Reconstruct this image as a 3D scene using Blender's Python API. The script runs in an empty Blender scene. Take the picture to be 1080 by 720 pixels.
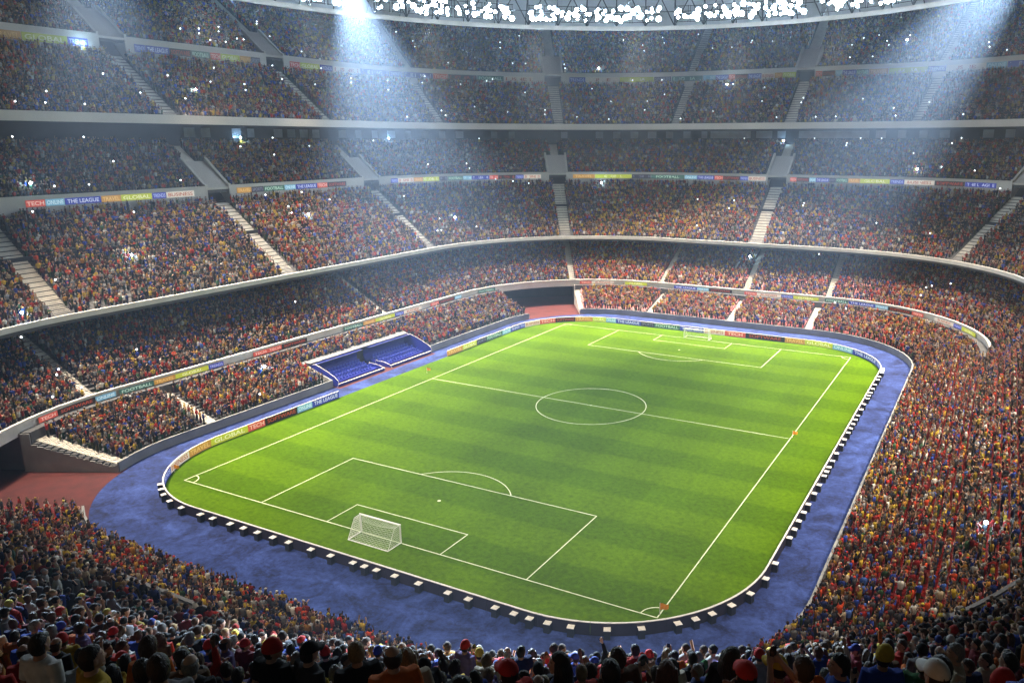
import bpy, bmesh, math, random
import numpy as np
from mathutils import Vector, Matrix
random.seed(7); rng = np.random.default_rng(7)
sc = bpy.context.scene
col = sc.collection
PI = math.pi

# ------------------------------------------------------------------ helpers
def link(o, parent=None):
    col.objects.link(o)
    if parent is not None: o.parent = parent
    return o

def mesh_np(name, V, F, mats, mi=None, smooth=False):
    """V (n,3); F = list of index lists, or an (m,k) array."""
    me = bpy.data.meshes.new(name)
    V = np.asarray(V, dtype=np.float32)
    if isinstance(F, np.ndarray):
        m, k = F.shape
        me.vertices.add(len(V)); me.vertices.foreach_set('co', V.ravel())
        me.loops.add(m*k); me.loops.foreach_set('vertex_index', F.astype(np.int32).ravel())
        me.polygons.add(m)
        me.polygons.foreach_set('loop_start', np.arange(0, m*k, k, dtype=np.int32))
        try: me.polygons.foreach_set('loop_total', np.full(m, k, dtype=np.int32))
        except Exception: pass
    else:
        me.from_pydata(V.tolist(), [], F)
    for mt in (mats if isinstance(mats, (list, tuple)) else [mats]): me.materials.append(mt)
    if mi is not None: me.polygons.foreach_set('material_index', np.asarray(mi, dtype=np.int32))
    if smooth: me.polygons.foreach_set('use_smooth', np.ones(len(me.polygons), dtype=bool))
    me.update(calc_edges=True)
    return me

def obj(name, me, parent=None):
    return link(bpy.data.objects.new(name, me), parent)

def empty(name, loc=(0, 0, 0), rz=0.0):
    o = bpy.data.objects.new(name, None); o.location = loc; o.rotation_euler = (0, 0, rz)
    o.empty_display_size = .3
    return link(o)

def tag(o, label=None, cat=None, group=None, kind=None):
    if label: o['label'] = label
    if cat: o['category'] = cat
    if group: o['group'] = group
    if kind: o['kind'] = kind
    return o

class MB:
    """collects simple solids into one mesh"""
    def __init__(s): s.v = []; s.f = []; s.m = []
    def add(s, V, F, m=0):
        b = len(s.v); s.v += [tuple(p) for p in V]; s.f += [[i+b for i in f] for f in F]; s.m += [m]*len(F); return s
    def box(s, c, d, m=0, rz=0., mt=None, top=None):
        x, y, z = d[0]/2, d[1]/2, d[2]/2
        V = [(-x,-y,-z),(x,-y,-z),(x,y,-z),(-x,y,-z),(-x,-y,z),(x,-y,z),(x,y,z),(-x,y,z)]
        cs, sn = math.cos(rz), math.sin(rz)
        V = [(c[0]+a*cs-b*sn, c[1]+a*sn+b*cs, c[2]+h) for a, b, h in V]
        F = [[0,3,2,1],[4,5,6,7],[0,1,5,4],[1,2,6,5],[2,3,7,6],[3,0,4,7]]
        s.add(V, F, m)
        if top is not None: s.m[-5] = top
        return s
    def tube(s, a, b, r, n=6, r2=None, m=0):
        a, b = Vector(a), Vector(b); w = (b-a).normalized()
        u = w.orthogonal().normalized(); v = w.cross(u); r2 = r if r2 is None else r2
        V = []
        for p, q in ((a, r), (b, r2)):
            for k in range(n):
                t = 2*PI*k/n; V.append(p+u*(q*math.cos(t))+v*(q*math.sin(t)))
        F = [[k, (k+1) % n, n+(k+1) % n, n+k] for k in range(n)]+[list(range(n))[::-1], list(range(n, 2*n))]
        return s.add(V, F, m)
    def mesh(s, name, mats, smooth=False): return mesh_np(name, s.v, s.f, mats, s.m, smooth)
    def build(s, name, mats, parent=None, smooth=False): return obj(name, s.mesh(name, mats, smooth), parent)

# ------------------------------------------------------------------ materials
MATS = {}
def mat(name, c, rough=.7, metal=0., noise=0., scale=3., c2=None, bump=0., spec=.4, coord='Object', detail=6., stretch=None, attr=None, objcol=False, emit=None):
    m = bpy.data.materials.new(name); m.use_nodes = True; nt = m.node_tree; N = nt.nodes; L = nt.links
    b = N['Principled BSDF']; b.inputs['Roughness'].default_value = rough; b.inputs['Metallic'].default_value = metal
    b.inputs['Specular IOR Level'].default_value = spec
    src = None
    if attr:
        a = N.new('ShaderNodeAttribute'); a.attribute_name = attr; src = a.outputs['Color']
    elif objcol:
        a = N.new('ShaderNodeObjectInfo'); src = a.outputs['Color']
    if noise or c2 or bump:
        if coord == 'World':
            g = N.new('ShaderNodeNewGeometry'); vec = g.outputs['Position']
        else:
            g = N.new('ShaderNodeTexCoord'); vec = g.outputs[coord]
        if stretch:
            mp = N.new('ShaderNodeMapping'); mp.inputs['Scale'].default_value = stretch; L.new(vec, mp.inputs['Vector']); vec = mp.outputs['Vector']
        n = N.new('ShaderNodeTexNoise'); n.inputs['Scale'].default_value = scale; n.inputs['Detail'].default_value = detail; L.new(vec, n.inputs['Vector'])
        if bump:
            bp = N.new('ShaderNodeBump'); bp.inputs['Strength'].default_value = bump; bp.inputs['Distance'].default_value = .05
            L.new(n.outputs['Fac'], bp.inputs['Height']); L.new(bp.outputs['Normal'], b.inputs['Normal'])
        if c2 or noise:
            rm = N.new('ShaderNodeMapRange'); rm.inputs['From Min'].default_value = .3; rm.inputs['From Max'].default_value = .7
            L.new(n.outputs['Fac'], rm.inputs['Value'])
            mx = N.new('ShaderNodeMix'); mx.data_type = 'RGBA'
            L.new(rm.outputs['Result'], mx.inputs['Factor'])
            if src is not None:
                mm = N.new('ShaderNodeMix'); mm.data_type = 'RGBA'; mm.blend_type = 'MULTIPLY'; mm.inputs['Factor'].default_value = 1
                L.new(src, mm.inputs['A']); mm.inputs['B'].default_value = (1-noise, 1-noise, 1-noise, 1)
                L.new(mm.outputs['Result'], mx.inputs['A']); L.new(src, mx.inputs['B'])
            else:
                k = c2 or tuple(v*(1-noise) for v in c)
                mx.inputs['A'].default_value = (*k, 1); mx.inputs['B'].default_value = (*c, 1)
            src = mx.outputs['Result']
    if src is not None: L.new(src, b.inputs['Base Color'])
    else: b.inputs['Base Color'].default_value = (*c, 1)
    if emit:
        b.inputs['Emission Color'].default_value = (*emit[0], 1); b.inputs['Emission Strength'].default_value = emit[1]
    MATS[name] = m
    return m

CONC = mat('concrete', (.30, .30, .295), .85, noise=.3, scale=.35, coord='World', bump=.1)
DECK = mat('deck concrete', (.10, .10, .105), .9, noise=.35, scale=.5, coord='World')
CONC_D = mat('dark concrete', (.24, .235, .24), .85, noise=.35, scale=.25, coord='World', bump=.1)
PALE = mat('pale plaster', (.62, .58, .54), .75, noise=.14, scale=.12, coord='World')
WHITE = mat('white paint', (.78, .74, .68), .55, noise=.18, scale=.5, coord='World')
STEP = mat('pale step', (.66, .62, .55), .8, noise=.22, scale=.9, coord='World')
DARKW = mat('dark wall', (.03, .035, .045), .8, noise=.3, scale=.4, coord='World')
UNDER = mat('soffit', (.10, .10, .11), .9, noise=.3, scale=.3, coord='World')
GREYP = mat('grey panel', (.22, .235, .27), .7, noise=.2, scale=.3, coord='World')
STEEL = mat('dark steel', (.045, .05, .06), .5, metal=.3, noise=.2, scale=1.)
BOARD_BACK = mat('board back', (.035, .03, .05), .6, noise=.3, scale=.8, coord='World')
BOXTOP = mat('box lid', (.86, .84, .80), .5, noise=.15, scale=2.)
RED_SEAT = mat('red seat plastic', (.26, .014, .013), .45, noise=.25, scale=.5, coord='World')
BLUE_SEAT = mat('blue seat plastic', (.035, .05, .33), .4, noise=.2, scale=.8, coord='World')
BLUE_SHELL = mat('blue shell', (.02, .03, .30), .35, noise=.18, scale=.6, coord='World')
ORANGE = mat('orange cloth', (1., .36, .015), .7, noise=.2, scale=6.)
REDFLOOR = mat('red floor', (.10, .015, .014), .85, c2=(.055, .009, .009), scale=.5, coord='World', bump=.15)
NET = mat('net cord', (.85, .86, .82), .8, noise=.1, scale=3.)
PITCHLINE = mat('line paint', (.70, .76, .50), .8, noise=.25, scale=1.5, coord='World')

def grass_mat():
    m = bpy.data.materials.new('mown grass'); m.use_nodes = True; nt = m.node_tree; N = nt.nodes; L = nt.links
    b = N['Principled BSDF']; b.inputs['Roughness'].default_value = .95; b.inputs['Specular IOR Level'].default_value = .06
    g = N.new('ShaderNodeNewGeometry'); sep = N.new('ShaderNodeSeparateXYZ'); L.new(g.outputs['Position'], sep.inputs[0])
    nz = N.new('ShaderNodeTexNoise'); nz.inputs['Scale'].default_value = .35; nz.inputs['Detail'].default_value = 3; L.new(g.outputs['Position'], nz.inputs['Vector'])
    w = N.new('ShaderNodeMath'); w.operation = 'MULTIPLY_ADD'; L.new(nz.outputs['Fac'], w.inputs[0]); w.inputs[1].default_value = .9; L.new(sep.outputs['Y'], w.inputs[2])
    def wave(src, per, ph, sharp):
        a = N.new('ShaderNodeMath'); a.operation = 'MULTIPLY_ADD'; L.new(src, a.inputs[0]); a.inputs[1].default_value = 2*PI/per; a.inputs[2].default_value = ph
        s = N.new('ShaderNodeMath'); s.operation = 'SINE'; L.new(a.outputs[0], s.inputs[0])
        k = N.new('ShaderNodeMath'); k.operation = 'MULTIPLY_ADD'; k.use_clamp = True; L.new(s.outputs[0], k.inputs[0]); k.inputs[1].default_value = sharp; k.inputs[2].default_value = .5
        return k.outputs[0]
    st = wave(w.outputs[0], 11.55, 0.35, 2.2)
    w2 = N.new('ShaderNodeMath'); w2.operation = 'MULTIPLY_ADD'; L.new(nz.outputs['Fac'], w2.inputs[0]); w2.inputs[1].default_value = .8; L.new(sep.outputs['X'], w2.inputs[2])
    st2 = wave(w2.outputs[0], 11.4, 0., 2.2)
    n1 = N.new('ShaderNodeTexNoise'); n1.inputs['Scale'].default_value = .09; n1.inputs['Detail'].default_value = 5; L.new(g.outputs['Position'], n1.inputs['Vector'])
    n2 = N.new('ShaderNodeTexNoise'); n2.inputs['Scale'].default_value = 1.6; n2.inputs['Detail'].default_value = 8; n2.inputs['Roughness'].default_value = .75; L.new(g.outputs['Position'], n2.inputs['Vector'])
    mx = N.new('ShaderNodeMix'); mx.data_type = 'RGBA'; mx.inputs['A'].default_value = (.054, .112, .0008, 1); mx.inputs['B'].default_value = (.071, .139, .0011, 1)
    L.new(st, mx.inputs['Factor'])
    m2 = N.new('ShaderNodeMix'); m2.data_type = 'RGBA'; m2.blend_type = 'MULTIPLY'; m2.inputs['Factor'].default_value = 1
    L.new(mx.outputs['Result'], m2.inputs['A'])
    # fine variation factor
    s1 = N.new('ShaderNodeMapRange'); s1.inputs['From Min'].default_value = .3; s1.inputs['From Max'].default_value = .7; s1.inputs['To Min'].default_value = .62; s1.inputs['To Max'].default_value = 1.35; L.new(n2.outputs['Fac'], s1.inputs['Value'])
    s2 = N.new('ShaderNodeMapRange'); s2.inputs['From Min'].default_value = .3; s2.inputs['From Max'].default_value = .7; s2.inputs['To Min'].default_value = .86; s2.inputs['To Max'].default_value = 1.12; L.new(n1.outputs['Fac'], s2.inputs['Value'])
    s3 = N.new('ShaderNodeMapRange'); s3.inputs['To Min'].default_value = .965; s3.inputs['To Max'].default_value = 1.03; L.new(st2, s3.inputs['Value'])
    p = N.new('ShaderNodeMath'); p.operation = 'MULTIPLY'; L.new(s1.outputs['Result'], p.inputs[0]); L.new(s2.outputs['Result'], p.inputs[1])
    p2 = N.new('ShaderNodeMath'); p2.operation = 'MULTIPLY'; L.new(p.outputs[0], p2.inputs[0]); L.new(s3.outputs['Result'], p2.inputs[1])
    L.new(p2.outputs[0], m2.inputs['B']); L.new(m2.outputs['Result'], b.inputs['Base Color'])
    bp = N.new('ShaderNodeBump'); bp.inputs['Strength'].default_value = .4; bp.inputs['Distance'].default_value = .06; L.new(n2.outputs['Fac'], bp.inputs['Height']); L.new(bp.outputs['Normal'], b.inputs['Normal'])
    return m

def track_mat():
    m = bpy.data.materials.new('blue track surface'); m.use_nodes = True; nt = m.node_tree; N = nt.nodes; L = nt.links
    b = N['Principled BSDF']; b.inputs['Roughness'].default_value = .85; b.inputs['Specular IOR Level'].default_value = .25
    g = N.new('ShaderNodeNewGeometry')
    n1 = N.new('ShaderNodeTexNoise'); n1.inputs['Scale'].default_value = .28; n1.inputs['Detail'].default_value = 9; n1.inputs['Roughness'].default_value = .68; n1.inputs['Distortion'].default_value = .9; L.new(g.outputs['Position'], n1.inputs['Vector'])
    n2 = N.new('ShaderNodeTexNoise'); n2.inputs['Scale'].default_value = 1.9; n2.inputs['Detail'].default_value = 8; n2.inputs['Roughness'].default_value = .7; L.new(g.outputs['Position'], n2.inputs['Vector'])
    ad = N.new('ShaderNodeMath'); ad.operation = 'MULTIPLY_ADD'; L.new(n2.outputs['Fac'], ad.inputs[0]); ad.inputs[1].default_value = .55; L.new(n1.outputs['Fac'], ad.inputs[2])
    r = N.new('ShaderNodeValToRGB'); e = r.color_ramp.elements
    e[0].position = .60; e[0].color = (.008, .012, .045, 1); e[1].position = .98; e[1].color = (.048, .085, .29, 1)
    k = r.color_ramp.elements.new(.76); k.color = (.021, .037, .145, 1)
    L.new(ad.outputs[0], r.inputs['Fac']); L.new(r.outputs['Color'], b.inputs['Base Color'])
    bp = N.new('ShaderNodeBump'); bp.inputs['Strength'].default_value = .5; bp.inputs['Distance'].default_value = .08; L.new(ad.outputs[0], bp.inputs['Height']); L.new(bp.outputs['Normal'], b.inputs['Normal'])
    return m
GRASS = grass_mat(); TRACK = track_mat()

def emat(name, c, s, sampling='AUTO'):
    m = bpy.data.materials.new(name); m.use_nodes = True; nt = m.node_tree
    b = nt.nodes['Principled BSDF']; b.inputs['Base Color'].default_value = (.8, .8, .8, 1)
    b.inputs['Emission Color'].default_value = (*c, 1); b.inputs['Emission Strength'].default_value = s
    try: m.cycles.emission_sampling = sampling
    except Exception: pass
    return m
LAMP = emat('floodlight lens', (.70, .86, 1.), 130., 'AUTO')
FLASH_S = emat('flash glint', (.85, .95, 1.), 5., 'NONE')
FLASH_L = emat('flash burst', (.42, .74, 1.), 170., 'AUTO')

# ------------------------------------------------------------------ bowl plan: rounded rectangle and its offsets
HX, HY, R0 = 22.6, 44., 24.
def P(d, t, hx=HX, hy=HY, r0=R0):
    t = t % 8
    if t >= 8: t = 0.
    s = int(t); f = t-s; r = r0+d
    if s == 0: return (-hx+2*hx*f, -hy-r)
    if s == 2: return (hx+r, -hy+2*hy*f)
    if s == 4: return (hx-2*hx*f, hy+r)
    if s == 6: return (-hx-r, hy-2*hy*f)
    c, a = {1: ((hx, -hy), -90), 3: ((hx, hy), 0), 5: ((-hx, hy), 90), 7: ((-hx, -hy), 180)}[s]
    an = math.radians(a+90*f); return (c[0]+r*math.cos(an), c[1]+r*math.sin(an))
def nrm(t):
    a, b = P(0, t), P(1, t); return (b[0]-a[0], b[1]-a[1])
def dsdt(d, t, hx=HX, hy=HY, r0=R0):
    s = int((t+1e-12) % 8) % 8; return {0: 2*hx, 4: 2*hx, 2: 2*hy, 6: 2*hy}.get(s, (r0+d)*PI/2)
def tspan(t0, t1, step=.04):
    """t samples from t0 up to t1 (t1 may exceed 8), exact at the segment joints"""
    out = [t0]; k = math.floor(t0)+1
    cuts = [t0]+[float(i) for i in range(int(k), int(math.ceil(t1))) if t0 < i < t1]+[t1]
    for a, b in zip(cuts, cuts[1:]):
        n = max(1, int(math.ceil((b-a)/(step if math.floor(a+1e-9) % 2 else step*2.5))))
        out += [a+(b-a)*(i+1)/n for i in range(n)]
    return out

def sweep(prof, t0, t1, step=.04, closed=False, caps=True):
    """profile [(d, z)] swept along the plan curve -> V, F"""
    T = tspan(t0, t1, step); n = len(prof); V = []; F = []
    for t in T:
        for d, z in prof:
            x, y = P(d, t); V.append((x, y, z))
    m = n if closed else n-1
    for i in range(len(T)-1):
        for j in range(m):
            k = (j+1) % n
            F.append([i*n+j, (i+1)*n+j, (i+1)*n+k, i*n+k][::-1])
    if closed and caps:
        F.append(list(range(n))); b = (len(T)-1)*n; F.append([b+j for j in range(n)][::-1])
    return V, F
def sweep_obj(name, prof, t0, t1, m, parent, step=.04, closed=True):
    V, F = sweep(prof, t0, t1, step, closed); return obj(name, mesh_np(name, V, F, m), parent)

ROW = .85
def rows(d0, z0, rise, n):
    """stepped profile and the list of (d, z) of the standing places"""
    pr = []; st = []
    for i in range(n):
        pr += [(d0+i*ROW, z0+i*rise), (d0+(i+1)*ROW, z0+i*rise)]; st.append((d0+(i+.5)*ROW, z0+i*rise))
    return pr, st

# ------------------------------------------------------------------ camera
CAM = (58.8032, -113.7113, 43.7863); YAW, PIT, FPX = -.4774, .2435, 831.5989
f_ = Vector((math.sin(YAW)*math.cos(PIT), math.cos(YAW)*math.cos(PIT), -math.sin(PIT)))
r_ = Vector((math.cos(YAW), -math.sin(YAW), 0)); u_ = r_.cross(f_)
cd = bpy.data.cameras.new('camera'); cam = link(bpy.data.objects.new('camera', cd)); sc.camera = cam
cam.matrix_world = Matrix(((r_.x, u_.x, -f_.x, CAM[0]), (r_.y, u_.y, -f_.y, CAM[1]), (r_.z, u_.z, -f_.z, CAM[2]), (0, 0, 0, 1)))
cd.sensor_width = 36; cd.lens = FPX/1080*36; cd.shift_x = -83.26/1080; cd.shift_y = -4.46/1080; cd.clip_start = .3; cd.clip_end = 2500
def proj(X):
    D = np.asarray(X, float)-np.array(CAM)
    x = D@np.array(r_); y = D@np.array(u_); z = D@np.array(f_)
    zz = np.where(z > .1, z, .1)
    return 540+83.26+FPX*x/zz, 360-4.46-FPX*y/zz, z

# ------------------------------------------------------------------ ground
gm = mat('asphalt', (.05, .05, .052), .9, noise=.3, scale=.3, coord='World')
tag(obj('ground', mesh_np('ground', [(-400, -400, -.02), (400, -400, -.02), (400, 400, -.02), (-400, 400, -.02)], [[0, 1, 2, 3]], gm)), kind='structure')
def ring_fill(hx, hy, r, z, step=.05):
    T = tspan(0, 8, step)[:-1]; return [(*P(0, t, hx, hy, r), z) for t in T]
BX, BY, BR = 41.3, 58.5, 18.
bhx, bhy = BX-BR, BY-BR
V = ring_fill(HX, HY, R0+.4, .0); tag(obj('track', mesh_np('track', V, [list(range(len(V)))], TRACK)), kind='structure')
V = ring_fill(bhx, bhy, BR-.05, .012); tag(obj('pitch', mesh_np('pitch', V, [list(range(len(V)))], GRASS)), kind='structure')
# red floors of the two corner tunnels and the dugout apron
for nm, t0, t1 in (('tunnel_floor', 7.25, 7.68), ('tunnel_floor', 5.36, 5.80)):
    V, F = sweep([(-.6 if t0 < 6 else -.3, .008), (34, .008)], t0, t1, .03); tag(obj(nm, mesh_np(nm, V, F, REDFLOOR)), kind='structure')
V, F = sweep([(-1.7, .008), (7.0, .008)], 6.33, 6.645); tag(obj('dugout_floor', mesh_np('dugout_floor', V, F, REDFLOOR)), kind='structure')

# pitch markings
W, Ln = 68., 104.24; h = Ln/2; pw, pd, sw, sd, gw, cr = 19.45, 15.97, 8.38, 5.08, 2.92, 9.4
mk = MB(); LW = .125; ZL = .017
def ln(a, b, w=LW):
    a = Vector((*a, 0)); b = Vector((*b, 0)); t = (b-a).normalized(); n = Vector((-t.y, t.x, 0))*w/2; e = t*w/2
    mk.add([(*(a-n-e).xy, ZL), (*(b-n+e).xy, ZL), (*(b+n+e).xy, ZL), (*(a+n-e).xy, ZL)], [[0, 1, 2, 3]])
def arc(c, r, a0, a1, n=48, w=LW):
    V = []
    for i in range(n+1):
        a = a0+(a1-a0)*i/n
        for q in (r-w/2, r+w/2): V.append((c[0]+q*math.cos(a), c[1]+q*math.sin(a), ZL+.004))
    mk.add(V, [[2*i, 2*i+1, 2*i+3, 2*i+2] for i in range(n)])
e = LW
for s in (-1, 1):
    ln((-W/2, s*h), (W/2, s*h)); ln((s*W/2, -h+e), (s*W/2, h-e))
    ln((-pw, s*(h-e)), (-pw, s*(h-pd+e))); ln((pw, s*(h-e)), (pw, s*(h-pd+e))); ln((-pw, s*(h-pd)), (pw, s*(h-pd)))
    ln((-sw, s*(h-e)), (-sw, s*(h-sd+e))); ln((sw, s*(h-e)), (sw, s*(h-sd+e))); ln((-sw, s*(h-sd)), (sw, s*(h-sd)))
    sp = (0, s*(h-10.6)); arc(sp, .12, 0, 2*PI, 12, .22)
    al = math.acos(min(1, (pd-10.6)/9.0)); b0 = -s*PI/2; arc(sp, 9.0, b0-al, b0+al, 32)
    for q in (-1, 1):
        a0 = {(-1, -1): 0, (-1, 1): PI/2, (1, 1): PI, (1, -1): 1.5*PI}[(s, q)]
        arc((q*W/2, s*h), 1.7, a0, a0+PI/2, 10)
ln((-W/2+e, 0), (W/2-e, 0)); arc((0, 0), cr, 0, 2*PI, 72); arc((0, 0), .1, 0, 2*PI, 12, .18)
tag(mk.build('pitch_markings', PITCHLINE), kind='structure')

# ------------------------------------------------------------------ lettering
_txt = {}
def text_mesh(s):
    if s in _txt: return _txt[s]
    cu = bpy.data.curves.new('txt', 'FONT'); cu.body = s; cu.size = 1; cu.offset = .018; cu.fill_mode = 'FRONT'; cu.resolution_u = 3
    o = bpy.data.objects.new('txt', cu); col.objects.link(o)
    dg = bpy.context.evaluated_depsgraph_get(); me = bpy.data.meshes.new_from_object(o.evaluated_get(dg))
    V = np.array([v.co[:2] for v in me.vertices]); F = [list(p.vertices) for p in me.polygons]
    bpy.data.objects.remove(o); bpy.data.curves.remove(cu); bpy.data.meshes.remove(me)
    V -= V.min(0); _txt[s] = (V, F, V.max(0)); return _txt[s]
ADS = {  # text: (face, lettering, name of the look)
 'BUSINESS': ((.72, .62, .52), (.45, .12, .05), 'cream'), 'TRAVEL': ((.55, .27, .05), (.80, .52, .18), 'orange'),
 'GLOBAL': ((.52, .56, .04), (.85, .85, .45), 'yellow'), 'TECH': ((.62, .09, .06), (.88, .55, .45), 'red'),
 'SOFTWARE': ((.015, .012, .012), (.42, .06, .03), 'black'), 'ONLINE': ((.20, .42, .56), (.62, .78, .85), 'light blue'),
 'THE LEAGUE': ((.035, .05, .34), (.62, .65, .85), 'blue'), 'FOOTBALL': ((.05, .13, .10), (.5, .68, .55), 'dark green'),
 'TRENDS': ((.05, .06, .38), (.45, .5, .8), 'deep blue'), 'SPORTS': ((.03, .03, .05), (.2, .2, .28), 'charcoal')}
ADM = {k: (mat('board face '+v[2], v[0], .45, noise=.06, scale=1.5, coord='World', emit=(v[0], .32)), mat('board lettering '+v[2], v[1], .5, noise=.05, scale=1.5, coord='World', emit=(v[1], .32))) for k, v in ADS.items()}   # boards taken for LED, faint glow added to lift their dark faces
ADM_DIM = {k: (mat('unlit board '+v[2], v[0], .45, noise=.06, scale=1.5, coord='World'), mat('unlit lettering '+v[2], v[1], .5, noise=.05, scale=1.5, coord='World')) for k, v in ADS.items()}  # same boards without the added glow, so the upper strips stay dim
def panel(name, text, t0, t1, d, z0, z1, parent, thick=.08, curve=None, lit=True):
    """curved advertising panel facing the pitch, lettering in the same mesh, a few mm proud. t0 < t1; read from the pitch text runs from t1 to t0"""
    hx, hy, r0 = curve or (HX, HY, R0)
    Q = lambda dd, t: P(dd, t, hx, hy, r0)
    mb = MB(); T = tspan(t0, t1, .03); n = len(T); V = []
    for t in T:
        for dd, z in ((d, z0), (d, z1), (d+thick, z1), (d+thick, z0)): V.append((*Q(dd, t), z))
    F = [[i*4+j, (i+1)*4+j, (i+1)*4+(j+1) % 4, i*4+(j+1) % 4] for i in range(n-1) for j in range(4)]
    mb.add(V, F, 0); mb.add([V[0], V[1], V[2], V[3]], [[0, 1, 2, 3]]); mb.add(V[-4:], [[0, 3, 2, 1]])
    for k in range(len(mb.m)):
        if k < (n-1)*4 and k % 4 != 0: mb.m[k] = 2
    TV, TF, ext = text_mesh(text)
    cum = [0.]
    for a, b in zip(T, T[1:]): cum.append(cum[-1]+math.dist(Q(d, a), Q(d, b)))
    L = cum[-1]; hh = z1-z0; sy = hh*.6/ext[1]; sx = min(sy*1.55, L*.88/ext[0]); x0 = (L-sx*ext[0])/2
    out = []
    for x, y in TV:
        s = L-(x0+x*sx); t = float(np.interp(s, cum, T)); out.append((*Q(d-.012, t), z0+hh*.2+y*sy))
    mb.add(out, TF, 1)
    A_ = (ADM if lit else ADM_DIM)[text]
    return mb.build(name, [A_[0], A_[1], BOARD_BACK], parent)

# ------------------------------------------------------------------ grandstands
PLACES = []   # (rows, t0, t1, aisles [(t, halfwidth)], blocks [(t, half, dmin, dmax)], zone)
SEATROWS = []
def stand(label, cat='grandstand'):
    o = empty('grandstand'); return tag(o, label, cat)
def aisle(parent, t, d0, z0, rise, n, half, name='aisle_stairs'):
    """flight of pale steps, three per seating row"""
    pr = [(d0-.03, z0-.3)]
    for i in range(n*3):
        pr += [(d0+i*ROW/3-.03, z0+.05+i*rise/3), (d0+(i+1)*ROW/3-.03, z0+.05+i*rise/3)]
    pr += [(d0+n*ROW, z0-.3+n*rise-rise)]
    dm = d0+n*ROW/2; dt = half/dsdt(dm, t)
    return sweep_obj(name, pr, t-dt, t+dt, STEP, parent, .2)

# --- lowest tier (T1): left block with the dugout bay, far + right + near block
t1p, t1s = rows(.5, 1.0, .25, 13)
T1E = 11.55
prof_T1 = [(0, 0), (0, 1.35), (.22, 1.35), (.22, 1.0)]+t1p+[(T1E, 5.6), (13.0, 5.6), (13.0, 0)]
prof_bay = [(7.05, 0), (7.05, 3.6)]+[p for p in t1p if p[0] > 7.2]+[(T1E, 5.6), (13.0, 5.6), (13.0, 0)]
G1 = stand('lowest stand block along the left touchline with two blue dugouts let into it')
for nm, pr, a, b in (('seating_deck', prof_T1, 5.765, 6.325), ('dugout_bay_deck', prof_bay, 6.325, 6.648), ('seating_deck', prof_T1, 6.648, 7.286)):
    sweep_obj(nm, pr, a, b, DECK, G1)
def kerbwall(parent, t0, t1, d=0, z0=0.02, z1=1.42, th=.24):
    return sweep_obj('front_wall', [(d-.03, z0), (d-.03, z1), (d+th, z1), (d+th, z1-.25), (d-.01, z1-.25), (d-.01, z0)], t0, t1, CONC, parent)
kerbwall(G1, 5.765, 6.325); kerbwall(G1, 6.648, 7.286)
aisle(G1, 6.925, .55, 1.0, .25, 13, .75)
# stairs and grey flank at the near end of the block
aisle(G1, 7.255, .55, 1.0, .25, 13, .9)
mb = MB(); te = 7.2885; pa = [(0, 0.02), (0, 1.3)]+[(d, z-.12) for d, z in t1p]+[(T1E, 5.5), (13., 5.5), (13., 0.02)]
V = [(*P(d, te), z) for d, z in pa]; V2 = [(*P(d, te+.0025), z) for d, z in pa]; n = len(pa)
mb.add(V+V2, [list(range(n)), list(range(n, 2*n))[::-1]]+[[i, (i+1) % n, n+(i+1) % n, n+i] for i in range(n)]); mb.build('flank_wall', CONC, G1)
mb = MB(); te = 5.7625
V = [(*P(d, te), z) for d, z in pa]; V2 = [(*P(d, te-.0025), z) for d, z in pa]
mb.add(V+V2, [list(range(n)), list(range(n, 2*n))[::-1]]+[[i, (i+1) % n, n+(i+1) % n, n+i] for i in range(n)]); mb.build('flank_wall', WHITE, G1)
G2 = stand('lowest stand block running round the far end, the right touchline and the near end')
t1x = [(T1E, 4.5), (T1E+.8, 4.5), (T1E+.8, 5.3), (13.2, 5.3)]
prof_T1c = [(0, 0), (0, 1.35), (.22, 1.35), (.22, 1.0)]+t1p+t1x+[(13.2, 0)]
TJ = 2.985
sweep_obj('seating_deck', prof_T1, TJ, 5.382, DECK, G2); sweep_obj('seating_deck', prof_T1c, 7.65-8, TJ, DECK, G2); kerbwall(G2, 7.65-8, 5.382)
for t, hf in ((4.915, .8), (4.445, .8), (4.025, .8)): aisle(G2, t, .55, 1.0, .25, 13, hf)
aisle(G2, 5.365, .55, 1.0, .25, 13, 1.1)
mb = MB(); te = 5.3845
V = [(*P(d, te), z) for d, z in pa]; V2 = [(*P(d, te+.0025), z) for d, z in pa]
mb.add(V+V2, [list(range(n)), list(range(n, 2*n))[::-1]]+[[i, (i+1) % n, n+(i+1) % n, n+i] for i in range(n)]); mb.build('flank_wall', WHITE, G2)
PLACES += [(t1s, 5.775, 6.32, [], [], 1), ([s for s in t1s if s[0] > 7.5], 6.32, 6.655, [], [], 1), (t1s, 6.655, 7.24, [(6.925, 1.0)], [], 1),
           (t1s, 7.66-8, 5.35, [(4.915, 1.), (4.445, 1.), (4.025, 1.)], [], 1)]
EXTRA = [([(T1E+.4, 4.5), (T1E+1.2, 5.3), (13.35, 6.1)], 7.66-8, TJ, [], [], 1)]

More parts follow.
